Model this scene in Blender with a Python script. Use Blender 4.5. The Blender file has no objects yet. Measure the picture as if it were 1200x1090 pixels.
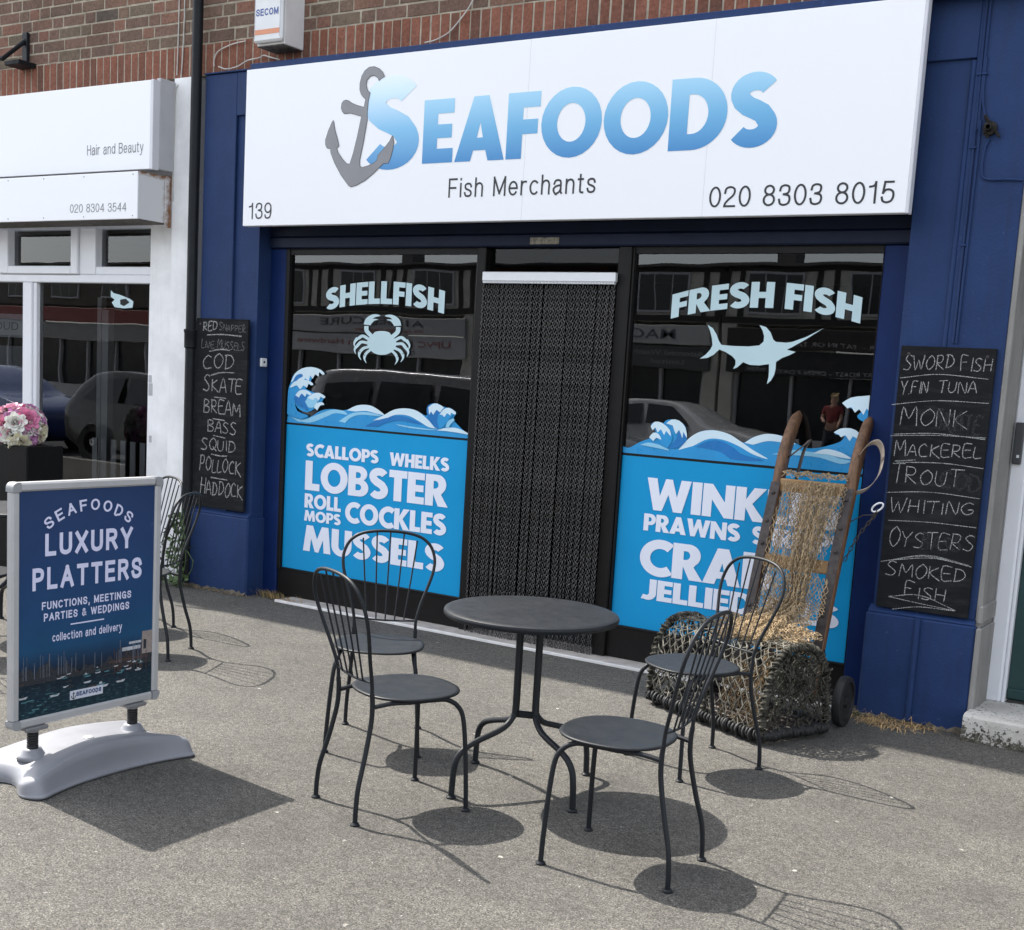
import bpy, math, random
from mathutils import Vector, Matrix
random.seed(7)
PI = math.pi
S = bpy.context.scene
COL = S.collection

# ------------------------------------------------------------------ camera
CAM_H = 1.6288
RT = Vector((0.8398509661, 0.5396881421, 0.0581984882))
DN = Vector((0.1239591493, -0.0863024765, -0.9885271933))
FW = Vector((-0.5284737307, 0.8374297534, -0.1393805012))
FPX, CXP, CYP = 1479.27, 600.0, 652.83      # measured on the 1200 x 1090 photograph
cd = bpy.data.cameras.new('camera'); cam = bpy.data.objects.new('camera', cd); COL.objects.link(cam)
cd.sensor_fit = 'HORIZONTAL'; cd.sensor_width = 36; cd.lens = 36 * FPX / 1200
cd.shift_y = (CYP - 545) / 1200; cd.clip_start = .05; cd.clip_end = 400
mw = Matrix.Identity(4)
for i in range(3):
    mw[i][0] = RT[i]; mw[i][1] = -DN[i]; mw[i][2] = -FW[i]
mw[2][3] = CAM_H
cam.matrix_world = mw
S.camera = cam

# ------------------------------------------------------------------ light
SUN_DIR = Vector((0.608, -0.0745, -0.790)).normalized()      # the way the sunlight travels
W = bpy.data.worlds.new('World'); S.world = W; W.use_nodes = True
nt = W.node_tree; nt.nodes.clear()
sky = nt.nodes.new('ShaderNodeTexSky'); sky.sky_type = 'NISHITA'; sky.sun_disc = False
sky.sun_elevation = math.asin(-SUN_DIR.z)
sky.sun_rotation = math.atan2(-SUN_DIR.x, -SUN_DIR.y)
sky.air_density = 1.0; sky.dust_density = 1.6; sky.ozone_density = 1.0
bgn = nt.nodes.new('ShaderNodeBackground'); bgn.inputs[1].default_value = .15
wo = nt.nodes.new('ShaderNodeOutputWorld')
hs = nt.nodes.new('ShaderNodeHueSaturation'); hs.inputs['Saturation'].default_value = .36      # a milky, half clouded sky
nt.links.new(sky.outputs[0], hs.inputs['Color']); nt.links.new(hs.outputs[0], bgn.inputs[0]); nt.links.new(bgn.outputs[0], wo.inputs[0])
sl = bpy.data.lights.new('sun', 'SUN'); sl.energy = 3.2; sl.angle = math.radians(.55); sl.color = (1, .95, .87)
so = bpy.data.objects.new('sun', sl); COL.objects.link(so)
so.rotation_euler = (-SUN_DIR).to_track_quat('Z', 'Y').to_euler()
S.view_settings.view_transform = 'Standard'; S.view_settings.look = 'None'
S.view_settings.gamma = 1; S.view_settings.exposure = 1.62
S.render.engine = 'CYCLES'
S.cycles.max_bounces = 8; S.cycles.transparent_max_bounces = 24; S.cycles.sample_clamp_indirect = 6

# ------------------------------------------------------------------ helpers
def at(px, py, Y):
    """point of the upright plane y = Y seen at a pixel of the photograph"""
    d = RT * ((px - CXP) / FPX) + DN * ((py - CYP) / FPX) + FW
    return Vector((0, 0, CAM_H)) + d * (Y / d.y)

def srgb(r, g, b):
    f = lambda c: c / 12.92 if c <= .04045 else ((c + .055) / 1.055) ** 2.4
    return (f(r / 255), f(g / 255), f(b / 255), 1)

class NT:
    def __init__(s, name):
        s.m = bpy.data.materials.new(name); s.m.use_nodes = True
        s.t = s.m.node_tree; s.b = s.t.nodes['Principled BSDF']; s.out = s.t.nodes['Material Output']
    def n(s, kind, **kw):
        nd = s.t.nodes.new(kind)
        for k, v in kw.items():
            if k in nd.inputs: nd.inputs[k].default_value = v
            else: setattr(nd, k, v)
        return nd
    def l(s, a, b): s.t.links.new(a, b)
    def coords(s, mode='Object', scale=None, swap=False):
        tc = s.n('ShaderNodeTexCoord'); o = tc.outputs[mode]
        if swap:
            sp = s.n('ShaderNodeSeparateXYZ'); s.l(o, sp.inputs[0]); cb = s.n('ShaderNodeCombineXYZ')
            s.l(sp.outputs[swap[0]], cb.inputs[0]); s.l(sp.outputs[swap[1]], cb.inputs[1]); o = cb.outputs[0]
        if scale:
            mp = s.n('ShaderNodeMapping'); mp.inputs['Scale'].default_value = scale; s.l(o, mp.inputs[0]); o = mp.outputs[0]
        return o
    def noise(s, vec, scale, detail=4, rough=.55):
        nd = s.n('ShaderNodeTexNoise'); nd.inputs['Scale'].default_value = scale
        nd.inputs['Detail'].default_value = detail; nd.inputs['Roughness'].default_value = rough
        s.l(vec, nd.inputs['Vector']); return nd.outputs['Fac']
    def ramp(s, fac, stops):
        r = s.n('ShaderNodeValToRGB'); e = r.color_ramp.elements
        while len(e) < len(stops): e.new(.5)
        for k, (p, c) in enumerate(stops):
            e[k].position = p; e[k].color = c if len(c) == 4 else (*c, 1)
        s.l(fac, r.inputs[0]); return r.outputs[0]
    def mix(s, fac, a, b, mode='MIX'):
        m = s.n('ShaderNodeMix', data_type='RGBA', blend_type=mode)
        for sock, v in ((m.inputs[0], fac), (m.inputs[6], a), (m.inputs[7], b)):
            if hasattr(v, 'is_linked'): s.l(v, sock)
            else: sock.default_value = v
        return m.outputs[2]
    def bump(s, h, strength=.3, dist=.01):
        b = s.n('ShaderNodeBump'); b.inputs['Strength'].default_value = strength; b.inputs['Distance'].default_value = dist
        s.l(h, b.inputs['Height']); s.l(b.outputs[0], s.b.inputs['Normal']); return b
    def set(s, **kw):
        for k, v in kw.items():
            s.b.inputs[{'rough': 'Roughness', 'metal': 'Metallic', 'spec': 'Specular IOR Level', 'coat': 'Coat Weight', 'crough': 'Coat Roughness', 'emit': 'Emission Strength', 'alpha': 'Alpha', 'color': 'Base Color', 'ecol': 'Emission Color'}[k]].default_value = v
        return s
    def color(s, c):
        if hasattr(c, 'is_linked'): s.l(c, s.b.inputs['Base Color'])
        else: s.b.inputs['Base Color'].default_value = c
        return s

def mat_var(name, c, var=.12, scale=6, rough=.5, metal=0, bump=0, bscale=120, bdist=.002, spec=.5, coat=0, detail=5, rvar=.12):
    """a surface of one colour with a little unevenness in tone, gloss and relief"""
    t = NT(name); v = t.coords()
    f = t.noise(v, scale, detail)
    lo = tuple(x * (1 - var) for x in c[:3]) + (1,); hi = tuple(min(1, x * (1 + var)) for x in c[:3]) + (1,)
    t.color(t.ramp(f, [(.3, lo), (.7, hi)])).set(rough=rough, metal=metal, spec=spec, coat=coat)
    g = t.noise(v, scale * 3.1, 3)
    mr = t.n('ShaderNodeMapRange'); mr.inputs['To Min'].default_value = max(.02, rough - rvar); mr.inputs['To Max'].default_value = min(1, rough + rvar)
    t.l(g, mr.inputs[0]); t.l(mr.outputs[0], t.b.inputs['Roughness'])
    if bump: t.bump(t.noise(v, bscale, 3), bump, bdist)
    return t.m

# ---- mesh building
class G:
    def __init__(s): s.v = []; s.f = []; s.mi = []; s.cur = 0
    def add(s, vs, fs):
        o = len(s.v); s.v += [tuple(p) for p in vs]
        for f in fs: s.f.append(tuple(i + o for i in f)); s.mi.append(s.cur)
        return s
    def box(s, a, b, bev=0):
        x0, y0, z0 = (min(a[i], b[i]) for i in range(3)); x1, y1, z1 = (max(a[i], b[i]) for i in range(3))
        e = min(bev, (x1 - x0) * .45, (y1 - y0) * .45, (z1 - z0) * .45)
        if e <= 0:
            v = [(x, y, z) for z in (z0, z1) for y in (y0, y1) for x in (x0, x1)]
            return s.add(v, [(0, 2, 3, 1), (4, 5, 7, 6), (0, 1, 5, 4), (2, 6, 7, 3), (0, 4, 6, 2), (1, 3, 7, 5)])
        # chamfered box
        v = []; idx = {}
        for sx in (0, 1):
            for sy in (0, 1):
                for sz in (0, 1):
                    X = (x0, x1)[sx]; Yv = (y0, y1)[sy]; Z = (z0, z1)[sz]
                    ix = X + (e if sx == 0 else -e); iy = Yv + (e if sy == 0 else -e); iz = Z + (e if sz == 0 else -e)
                    for ax, p in enumerate(((X, iy, iz), (ix, Yv, iz), (ix, iy, Z))):
                        idx[(sx, sy, sz, ax)] = len(v); v.append(p)
        F = []
        q = lambda *k: F.append(tuple(idx[i] for i in k))
        for sx in (0, 1):
            c = [(sx, 0, 0, 0), (sx, 1, 0, 0), (sx, 1, 1, 0), (sx, 0, 1, 0)]; q(*(c if sx else c[::-1]))
            c = [(0, sx, 0, 1), (1, sx, 0, 1), (1, sx, 1, 1), (0, sx, 1, 1)]; q(*(c[::-1] if sx else c))
            c = [(0, 0, sx, 2), (1, 0, sx, 2), (1, 1, sx, 2), (0, 1, sx, 2)]; q(*(c if sx else c[::-1]))
        for a in (0, 1):
            for b2 in (0, 1):
                q((a, b2, 0, 0), (a, b2, 0, 1), (a, b2, 1, 1), (a, b2, 1, 0))
                q((a, 0, b2, 0), (a, 0, b2, 2), (a, 1, b2, 2), (a, 1, b2, 0))
                q((0, a, b2, 1), (0, a, b2, 2), (1, a, b2, 2), (1, a, b2, 1))
                for c2 in (0, 1): q((a, b2, c2, 0), (a, b2, c2, 1), (a, b2, c2, 2))
        return s.add(v, F)
    def tube(s, pts, r, n=8, cap=True, closed=False, flat=None):
        pts = [Vector(p) for p in pts]; N = len(pts)
        rr = r if isinstance(r, (list, tuple)) else [r] * N
        prev = None; vs = []
        for i, p in enumerate(pts):
            if closed: t = pts[(i + 1) % N] - pts[i - 1]
            else: t = pts[min(i + 1, N - 1)] - pts[max(i - 1, 0)]
            if t.length < 1e-9: t = Vector((0, 0, 1))
            t.normalize()
            if prev is None:
                a = Vector((0, 0, 1)) if abs(t.z) < .9 else Vector((0, 1, 0))
                u = t.cross(a).normalized()
            else:
                u = prev - t * prev.dot(t)
                if u.length < 1e-6: u = t.orthogonal()
                u.normalize()
            w = t.cross(u); prev = u
            for k in range(n):
                a = 2 * PI * (k + .5) / n
                d = (u * math.cos(a) + w * math.sin(a)) * rr[i]
                if flat: d = Vector((d.x * flat[0], d.y * flat[1], d.z * flat[2]))
                vs.append(p + d)
        fs = []
        for i in range(N if closed else N - 1):
            j = (i + 1) % N
            for k in range(n):
                k2 = (k + 1) % n
                fs.append((i * n + k, i * n + k2, j * n + k2, j * n + k))
        if cap and not closed:
            fs.append(tuple(range(n - 1, -1, -1))); fs.append(tuple((N - 1) * n + k for k in range(n)))
        return s.add(vs, fs)
    def lathe(s, prof, c=(0, 0, 0), n=32, axis='z'):
        vs = []; fs = []; m = len(prof)
        for k in range(n):
            a = 2 * PI * k / n
            for (r, h) in prof:
                x, y = r * math.cos(a), r * math.sin(a)
                p = {'z': (x, y, h), 'x': (h, x, y), 'y': (y, h, x)}[axis]
                vs.append((c[0] + p[0], c[1] + p[1], c[2] + p[2]))
        for k in range(n):
            k2 = (k + 1) % n
            for j in range(m - 1):
                fs.append((k * m + j, k2 * m + j, k2 * m + j + 1, k * m + j + 1))
        if prof[0][0] > 1e-6: fs.append(tuple(k * m for k in range(n - 1, -1, -1)))
        if prof[-1][0] > 1e-6: fs.append(tuple(k * m + m - 1 for k in range(n)))
        return s.add(vs, fs)
    def grid(s, fn, nu, nv, cu=False, cv=False):
        vs = [fn(i / (nu if cu else nu - 1), j / (nv if cv else nv - 1)) for i in range(nu) for j in range(nv)]
        fs = []
        for i in range(nu if cu else nu - 1):
            for j in range(nv if cv else nv - 1):
                a, b = (i + 1) % nu, (j + 1) % nv
                fs.append((i * nv + j, a * nv + j, a * nv + b, i * nv + b))
        return s.add(vs, fs)
    def prism(s, poly, y0, y1):
        """outline in (x, z), front face at y0, back at y1"""
        n = len(poly)
        A = sum(poly[i][0] * poly[(i + 1) % n][1] - poly[(i + 1) % n][0] * poly[i][1] for i in range(n))
        if A < 0: poly = poly[::-1]
        vs = [(x, y0, z) for x, z in poly] + [(x, y1, z) for x, z in poly]
        fs = [tuple(range(n)), tuple(range(2 * n - 1, n - 1, -1))]
        fs += [(i, i + n, (i + 1) % n + n, (i + 1) % n) for i in range(n)]
        return s.add(vs, fs)
    def xf(s, M, start=0):
        s.v[start:] = [tuple(M @ Vector(p)) for p in s.v[start:]]; return s

def smooth_path(pts, k=6):
    """Catmull-Rom through the points"""
    P = [Vector(p) for p in pts]; out = []
    for i in range(len(P) - 1):
        a = P[i - 1] if i else P[0] * 2 - P[1]; b, c = P[i], P[i + 1]; d = P[i + 2] if i + 2 < len(P) else c * 2 - b
        for j in range(k):
            t = j / k
            out.append(.5 * ((2 * b) + (c - a) * t + (2 * a - 5 * b + 4 * c - d) * t * t + (3 * b - a - 3 * c + d) * t ** 3))
    out.append(P[-1]); return out

def obj(name, g, mats, parent=None, smooth=False, label=None, kind=None):
    me = bpy.data.meshes.new(name); me.from_pydata(g.v, [], g.f); me.update()
    if not isinstance(mats, (list, tuple)): mats = [mats]
    for m in mats: me.materials.append(m)
    if len(mats) > 1: me.polygons.foreach_set('material_index', g.mi)
    if smooth:
        me.polygons.foreach_set('use_smooth', [True] * len(me.polygons))
        if smooth != 'all': me.set_sharp_from_angle(angle=math.radians(40))
    o = bpy.data.objects.new(name, me); COL.objects.link(o)
    if parent: put(o, parent)
    if label: o['label'] = label
    if kind: o['kind'] = kind
    return o

def put(o, parent):
    """parent without moving: meshes are written in world coordinates, things stand unrotated"""
    o.parent = parent
    w = Vector((0, 0, 0)); p = parent; root = parent
    while p: w += p.location; root = p; p = p.parent
    if not root.get('local'): o.location = o.location - w
    return o

def thing(name, label, cat, loc=(0, 0, 0), group=None, local=False, rotz=0):
    o = bpy.data.objects.new(name, None); COL.objects.link(o); o.empty_display_size = .1
    o.location = loc; o.rotation_euler = (0, 0, rotz)
    o['label'] = label; o['category'] = cat
    if group: o['group'] = group
    if local: o['local'] = True
    return o

def tag(o, label, cat, group=None):
    o['label'] = label; o['category'] = cat
    if group: o['group'] = group
    return o

def dup(root, loc, rotz, label):
    r = root.copy(); COL.objects.link(r); r.location = loc; r.rotation_euler = (0, 0, rotz); r['label'] = label
    for ch in list(root.children):
        c = ch.copy(); COL.objects.link(c); c.parent = r
        for gg in list(ch.children):
            d = gg.copy(); COL.objects.link(d); d.parent = c
    return r

# ---- lettering
def curve_mesh(loops, name='letters'):
    """loops of (x, y), holes included, filled flat by a 2D curve"""
    cu = bpy.data.curves.new(name, 'CURVE'); cu.dimensions = '2D'; cu.fill_mode = 'BOTH'
    for lp in loops:
        sp = cu.splines.new('POLY'); sp.points.add(len(lp) - 1)
        for p, q in zip(sp.points, lp): p.co = (q[0], q[1], 0, 1)
        sp.use_cyclic_u = True
    o = bpy.data.objects.new(name, cu); me = bpy.data.meshes.new_from_object(o)
    vs = [(v.co.x, v.co.y) for v in me.vertices]; fs = [tuple(p.vertices) for p in me.polygons]
    bpy.data.objects.remove(o); bpy.data.curves.remove(cu); bpy.data.meshes.remove(me)
    return vs, fs

def ell(cx, cy, rx, ry, a0=0, a1=360, n=28):
    return [(cx + rx * math.cos(math.radians(a0 + (a1 - a0) * i / n)), cy + ry * math.sin(math.radians(a0 + (a1 - a0) * i / n))) for i in range(n + (0 if abs(a1 - a0) == 360 else 1))]

def stroke(path, w):
    n = len(path); L = []; R = []
    for i, (x, y) in enumerate(path):
        a = path[max(i - 1, 0)]; b = path[min(i + 1, n - 1)]
        dx, dy = b[0] - a[0], b[1] - a[1]; d = math.hypot(dx, dy) or 1
        ww = w(i / (n - 1)) if callable(w) else w
        L.append((x - dy / d * ww / 2, y + dx / d * ww / 2)); R.append((x + dy / d * ww / 2, y - dx / d * ww / 2))
    return L + R[::-1]

def heavy():
    """very bold geometric capitals, cap height 1: (advance, loops)"""
    s, h = .27, .235
    g = {}
    R = lambda x0, y0, x1, y1: [(x0, y0), (x1, y0), (x1, y1), (x0, y1)]
    g['I'] = (s + .02, [R(.01, 0, s + .01, 1)])
    g['L'] = (.56, [[(0, 0), (.55, 0), (.55, h), (s, h), (s, 1), (0, 1)]])
    g['E'] = (.58, [[(0, 0), (.57, 0), (.57, .225), (s, .225), (s, .39), (.54, .39), (.54, .605), (s, .605), (s, .775), (.57, .775), (.57, 1), (0, 1)]])
    g['F'] = (.56, [[(0, 0), (s, 0), (s, .37), (.53, .37), (.53, .59), (s, .59), (s, .77), (.56, .77), (.56, 1), (0, 1)]])
    g['H'] = (.78, [[(0, 0), (s, 0), (s, .375), (.5, .375), (.5, 0), (.77, 0), (.77, 1), (.5, 1), (.5, .61), (s, .61), (s, 1), (0, 1)]])
    g['T'] = (.62, [[(.175, 0), (.445, 0), (.445, .76), (.62, .76), (.62, 1), (0, 1), (0, .76), (.175, .76)]])
    g['N'] = (.86, [[(0, 0), (.25, 0), (.25, .53), (.6, 0), (.85, 0), (.85, 1), (.6, 1), (.6, .47), (.25, 1), (0, 1)]])
    g['M'] = (1.06, [[(0, 0), (.26, 0), (.3, .5), (.46, 0), (.6, 0), (.76, .5), (.8, 0), (1.06, 0), (.95, 1), (.7, 1), (.53, .5), (.36, 1), (.11, 1)]])
    g['W'] = (1.24, [[(.22, 0), (.46, 0), (.62, .52), (.78, 0), (1.02, 0), (1.24, 1), (.96, 1), (.86, .46), (.715, 1), (.525, 1), (.38, .46), (.28, 1), (0, 1)]])
    g['A'] = (.9, [[(0, 0), (.29, 0), (.34, .165), (.56, .165), (.61, 0), (.9, 0), (.585, 1), (.315, 1)], [(.395, .36), (.505, .36), (.45, .6)]])
    g['K'] = (.8, [[(0, 0), (s, 0), (s, .4), (.48, 0), (.82, 0), (.44, .52), (.79, 1), (.47, 1), (s, .64), (s, 1), (0, 1)]])
    O = lambda cx, rx: [ell(cx, .5, rx, .52), ell(cx, .5, rx - .265, .285)]
    g['O'] = (1.0, O(.5, .5))
    c = ell(.52, .5, .385, .4, 50, 310, 30)
    g['C'] = (.8, [stroke(c, .26)])
    U = [(0, 1), (0, .4)] + [(p[0], p[1]) for p in ell(.38, .4, .38, .42, 180, 360, 20)] + [(.76, 1), (.49, 1)] + ell(.38, .4, .11, .18, 360, 180, 14) + [(.27, 1)]
    g['U'] = (.76, [U])
    g['D'] = (.84, [[(0, 0), (.34, 0)] + ell(.34, .5, .5, .5, -90, 90, 22) + [(0, 1)], [(s, .225)] + ell(.33, .5, .235, .275, -90, 90, 16) + [(s, .775)]])
    bowl = lambda y0, y1, w: ell(.36, (y0 + y1) / 2, w - .36, (y1 - y0) / 2, -90, 90, 14)
    g['P'] = (.66, [[(0, 0), (s, 0), (s, .34), (.36, .34)] + bowl(.34, 1, .67) + [(0, 1)], [(s, .545), (.33, .545)] + ell(.33, .67, .1, .125, -90, 90, 10) + [(s, .795)]])
    g['R'] = (.74, [[(0, 0), (s, 0), (s, .37), (.44, 0), (.77, 0), (.53, .375)] + ell(.4, .69, .285, .31, -52, 90, 14) + [(0, 1)], [(s, .555), (.33, .555)] + ell(.33, .68, .1, .12, -90, 90, 10) + [(s, .8)]])
    g['B'] = (.72, [[(0, 0), (.4, 0)] + ell(.4, .29, .33, .29, -90, 62, 14) + ell(.38, .75, .29, .25, -48, 90, 12) + [(0, 1)],
                    [(s, .2), (.37, .2)] + ell(.37, .3, .1, .1, -90, 90, 8) + [(s, .4)], [(s, .6), (.36, .6)] + ell(.36, .7, .085, .095, -90, 90, 8) + [(s, .795)]])
    sp = ell(.35, .725, .215, .165, 28, 190, 14) + [(.17, .63), (.26, .555), (.36, .51), (.46, .455)] + ell(.325, .29, .225, .175, 35, -148, 16)
    g['S'] = (.68, [stroke(sp, lambda t: .235 + .03 * math.sin(PI * t))])
    g['J'] = (.56, [[(.28, 1), (.28, .36)] + ell(.19, .34, .09, .12, 0, -100, 8) + [(.05, .24), (-.02, .01)] + ell(.22, .33, .33, .35, -115, 0, 16) + [(.55, 1)]])
    g[' '] = (.3, [])
    return g
HV = {k: (a, curve_mesh(l) if l else ([], [])) for k, (a, l) in heavy().items()}

def heavy_text(word, x0, x1, z0, h, Y, name, mat, parent, gap=.022, warp=None, slant=0, th=.0012):
    g = G(); x = 0; L = []
    for ch in word:
        a, (vs, fs) = HV[ch]; L.append((x, vs, fs)); x += a + gap
    tot = x - gap; k = (x1 - x0) / tot
    for ox, vs, fs in L:
        p = []
        for (vx, vy) in vs:
            X = x0 + (ox + vx) * k + slant * vy * h; Z = z0 + vy * h
            if warp: X, Z = warp((X - x0) / (x1 - x0), vy)
            p.append((X, Z))
        n = len(p); g.add([(X, Y, Z) for X, Z in p], [f if _ccw(p, f) else f[::-1] for f in fs])
    return obj(name, g, mat, parent)

def _ccw(p, f):
    return sum(p[f[i]][0] * p[f[(i + 1) % len(f)]][1] - p[f[(i + 1) % len(f)]][0] * p[f[i]][1] for i in range(len(f))) > 0

def font_mesh(body, offset=0, space=1.0):
    cu = bpy.data.curves.new('t', 'FONT'); cu.body = body; cu.size = 1; cu.offset = offset; cu.space_character = space; cu.resolution_u = 6
    o = bpy.data.objects.new('t', cu); me = bpy.data.meshes.new_from_object(o)
    vs = [(v.co.x, v.co.y) for v in me.vertices]; fs = [tuple(p.vertices) for p in me.polygons]
    bpy.data.objects.remove(o); bpy.data.curves.remove(cu); bpy.data.meshes.remove(me)
    return vs, fs
CAPH = max(v[1] for v in font_mesh('H')[0])

def plain_text(body, x0, x1, z0, h, Y, name, mat, parent, offset=0, space=1.0, axes=None, warp=None):
    """text fitted between x0 and x1 on baseline z0 with cap height h; axes maps (x, z) elsewhere"""
    vs, fs = font_mesh(body, offset, space)
    a = min(v[0] for v in vs); b = max(v[0] for v in vs)
    p = [(x0 + (v[0] - a) / (b - a) * (x1 - x0), z0 + v[1] / CAPH * h) for v in vs]
    if warp: p = [warp((v[0] - a) / (b - a), v[1] / CAPH) for v in vs]
    fs = [f if _ccw(p, f) else f[::-1] for f in fs]
    g = G().add([axes(X, Z) if axes else (X, Y, Z) for X, Z in p], fs)
    return obj(name, g, mat, parent)


def sans():
    """plain grotesque letters as centre lines, cap height 1: {letter: (width, [(points, closed)])}"""
    E = lambda cx, cy, rx, ry, a0=0, a1=360: (ell(cx, cy, rx, ry, a0, a1, 22), abs(a1 - a0) == 360)
    L = lambda *p: (list(p), False)
    C = lambda *p: ([(v.x, v.y) for v in smooth_path([(a, b, 0) for a, b in p], 5)], False)
    S_ = lambda w, h, y=0: C((w * .97, y + h * .76), (w * .84, y + h * .94), (w * .5, y + h), (w * .14, y + h * .93), (w * .04, y + h * .76), (w * .16, y + h * .6), (w * .5, y + h * .51), (w * .84, y + h * .41), (w * .98, y + h * .25), (w * .86, y + h * .07), (w * .5, y), (w * .14, y + h * .06), (0, y + h * .26))
    g = {}
    g['A'] = (.64, [L((0, 0), (.32, 1)), L((.32, 1), (.64, 0)), L((.14, .34), (.5, .34))])
    g['B'] = (.52, [L((0, 0), (0, 1)), C((0, 1), (.3, 1), (.46, .93), (.48, .76), (.4, .58), (.2, .54), (0, .54)), C((.2, .54), (.42, .5), (.53, .28), (.44, .06), (.28, 0), (0, 0))])
    g['C'] = (.56, [E(.31, .5, .31, .5, 45, 315)]); g['D'] = (.56, [L((0, 0), (0, 1)), C((0, 1), (.24, 1), (.46, .86), (.56, .5), (.46, .14), (.24, 0), (0, 0))])
    g['E'] = (.48, [L((0, 0), (0, 1)), L((0, 0), (.48, 0)), L((0, .53), (.43, .53)), L((0, 1), (.47, 1))]); g['F'] = (.46, [L((0, 0), (0, 1)), L((0, .5), (.4, .5)), L((0, 1), (.46, 1))])
    g['G'] = (.6, [E(.31, .5, .31, .5, 45, 330), L((.6, 0), (.6, .46)), L((.34, .46), (.6, .46))]); g['H'] = (.54, [L((0, 0), (0, 1)), L((.54, 0), (.54, 1)), L((0, .53), (.54, .53))]); g['I'] = (0, [L((0, 0), (0, 1))])
    g['L'] = (.44, [L((0, 0), (0, 1)), L((0, 0), (.44, 0))]); g['M'] = (.66, [L((0, 0), (0, 1)), L((.66, 0), (.66, 1)), L((0, 1), (.33, .1)), L((.33, .1), (.66, 1))]); g['N'] = (.54, [L((0, 0), (0, 1)), L((.54, 0), (.54, 1)), L((0, 1), (.54, 0))])
    g['O'] = (.64, [E(.32, .5, .32, .5)]); g['P'] = (.5, [L((0, 0), (0, 1)), C((0, 1), (.28, 1), (.46, .92), (.5, .74), (.44, .54), (.26, .47), (0, .47))]); g['R'] = (.54, [L((0, 0), (0, 1)), C((0, 1), (.3, 1), (.47, .93), (.51, .75), (.45, .57), (.27, .5), (0, .5)), L((.28, .5), (.54, 0))])
    g['S'] = (.54, [S_(.54, 1)]); g['T'] = (.54, [L((.27, 0), (.27, 1)), L((0, 1), (.54, 1))]); g['U'] = (.54, [C((0, 1), (0, .6), (0, .3), (.06, .09), (.27, 0), (.48, .09), (.54, .3), (.54, .6), (.54, 1))])
    g['W'] = (.9, [L((0, 1), (.22, 0)), L((.22, 0), (.45, .95)), L((.45, .95), (.68, 0)), L((.68, 0), (.9, 1))]); g['X'] = (.56, [L((0, 0), (.56, 1)), L((0, 1), (.56, 0))]); g['Y'] = (.58, [L((.29, 0), (.29, .44)), L((0, 1), (.29, .44)), L((.58, 1), (.29, .44))])
    X = .72
    g['a'] = (.46, [C((.03, .52), (.09, .67), (.22, X), (.37, .68), (.41, .54), (.41, .3), (.415, .08), (.46, 0)), C((.41, .44), (.16, .39), (.02, .28), (.0, .16), (.07, .02), (.2, 0), (.33, .07), (.41, .24))])
    g['c'] = (.42, [E(.235, .36, .235, .36, 48, 312)]); g['d'] = (.46, [E(.22, .36, .22, .36), L((.46, 0), (.46, 1))]); g['e'] = (.46, [E(.23, .36, .23, .36, 0, 322), L((0, .36), (.46, .36))])
    arch_ = C((0, .44), (.05, .62), (.19, X), (.34, .68), (.41, .52), (.41, .25), (.41, 0))
    g['h'] = (.41, [L((0, 0), (0, 1)), arch_]); g['n'] = (.41, [L((0, 0), (0, X)), arch_]); g['i'] = (0, [L((0, 0), (0, X)), L((0, .97), (0, 1.0))]); g['l'] = (0, [L((0, 0), (0, 1))])
    g['o'] = (.46, [E(.23, .36, .23, .36)]); g['r'] = (.26, [L((0, 0), (0, X)), C((0, .44), (.05, .62), (.14, .7), (.26, .7))]); g['s'] = (.4, [S_(.4, X)]); g['t'] = (.26, [C((.11, .95), (.11, .5), (.11, .14), (.15, .02), (.26, 0)), L((0, X), (.25, X))])
    g['u'] = (.41, [C((0, X), (0, .4), (0, .18), (.07, .03), (.2, 0), (.36, .09), (.41, .26)), L((.41, 0), (.41, X))]); g['v'] = (.42, [L((0, X), (.21, 0)), L((.42, X), (.21, 0))]); g['y'] = (.44, [L((0, X), (.22, .03)), C((.44, X), (.26, .12), (.18, -.14), (.1, -.25), (.0, -.26))])
    g['0'] = (.48, [E(.24, .5, .24, .5)]); g['1'] = (.3, [L((.24, 0), (.24, 1)), C((.24, 1), (.2, .87), (.12, .81), (0, .79))]); g['2'] = (.48, [C((.0, .7), (.05, .92), (.24, 1), (.43, .91), (.46, .73), (.38, .54), (.18, .34), (.04, .16), (0, 0)), L((0, 0), (.48, 0))])
    g['3'] = (.48, [C((.02, .74), (.07, .93), (.24, 1), (.41, .93), (.44, .76), (.38, .6), (.2, .54)), C((.2, .54), (.42, .47), (.48, .28), (.42, .08), (.24, 0), (.06, .06), (0, .27))]); g['4'] = (.5, [L((.38, 0), (.38, 1)), L((.38, 1), (0, .28)), L((0, .28), (.5, .28))])
    g['5'] = (.48, [L((.09, 1), (.44, 1)), L((.09, 1), (.04, .47)), C((.04, .47), (.14, .6), (.28, .63), (.44, .53), (.48, .3), (.4, .08), (.22, 0), (.05, .07), (0, .24))]); g['8'] = (.48, [E(.24, .775, .205, .225), E(.24, .275, .24, .275)]); g['9'] = (.48, [E(.235, .69, .235, .31), C((.47, .69), (.46, .32), (.38, .07), (.2, 0), (.06, .06), (.02, .2))])
    g['&'] = (.58, [C((.58, .02), (.36, .3), (.16, .62), (.09, .8), (.14, .95), (.26, 1), (.38, .93), (.38, .78), (.26, .62), (.08, .42), (0, .24), (.06, .06), (.22, 0), (.4, .1), (.54, .42))]); g[','] = (.02, [L((.03, .0), (.0, -.13))]); g[' '] = (.2, [])
    return g
SANS = sans()

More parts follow.
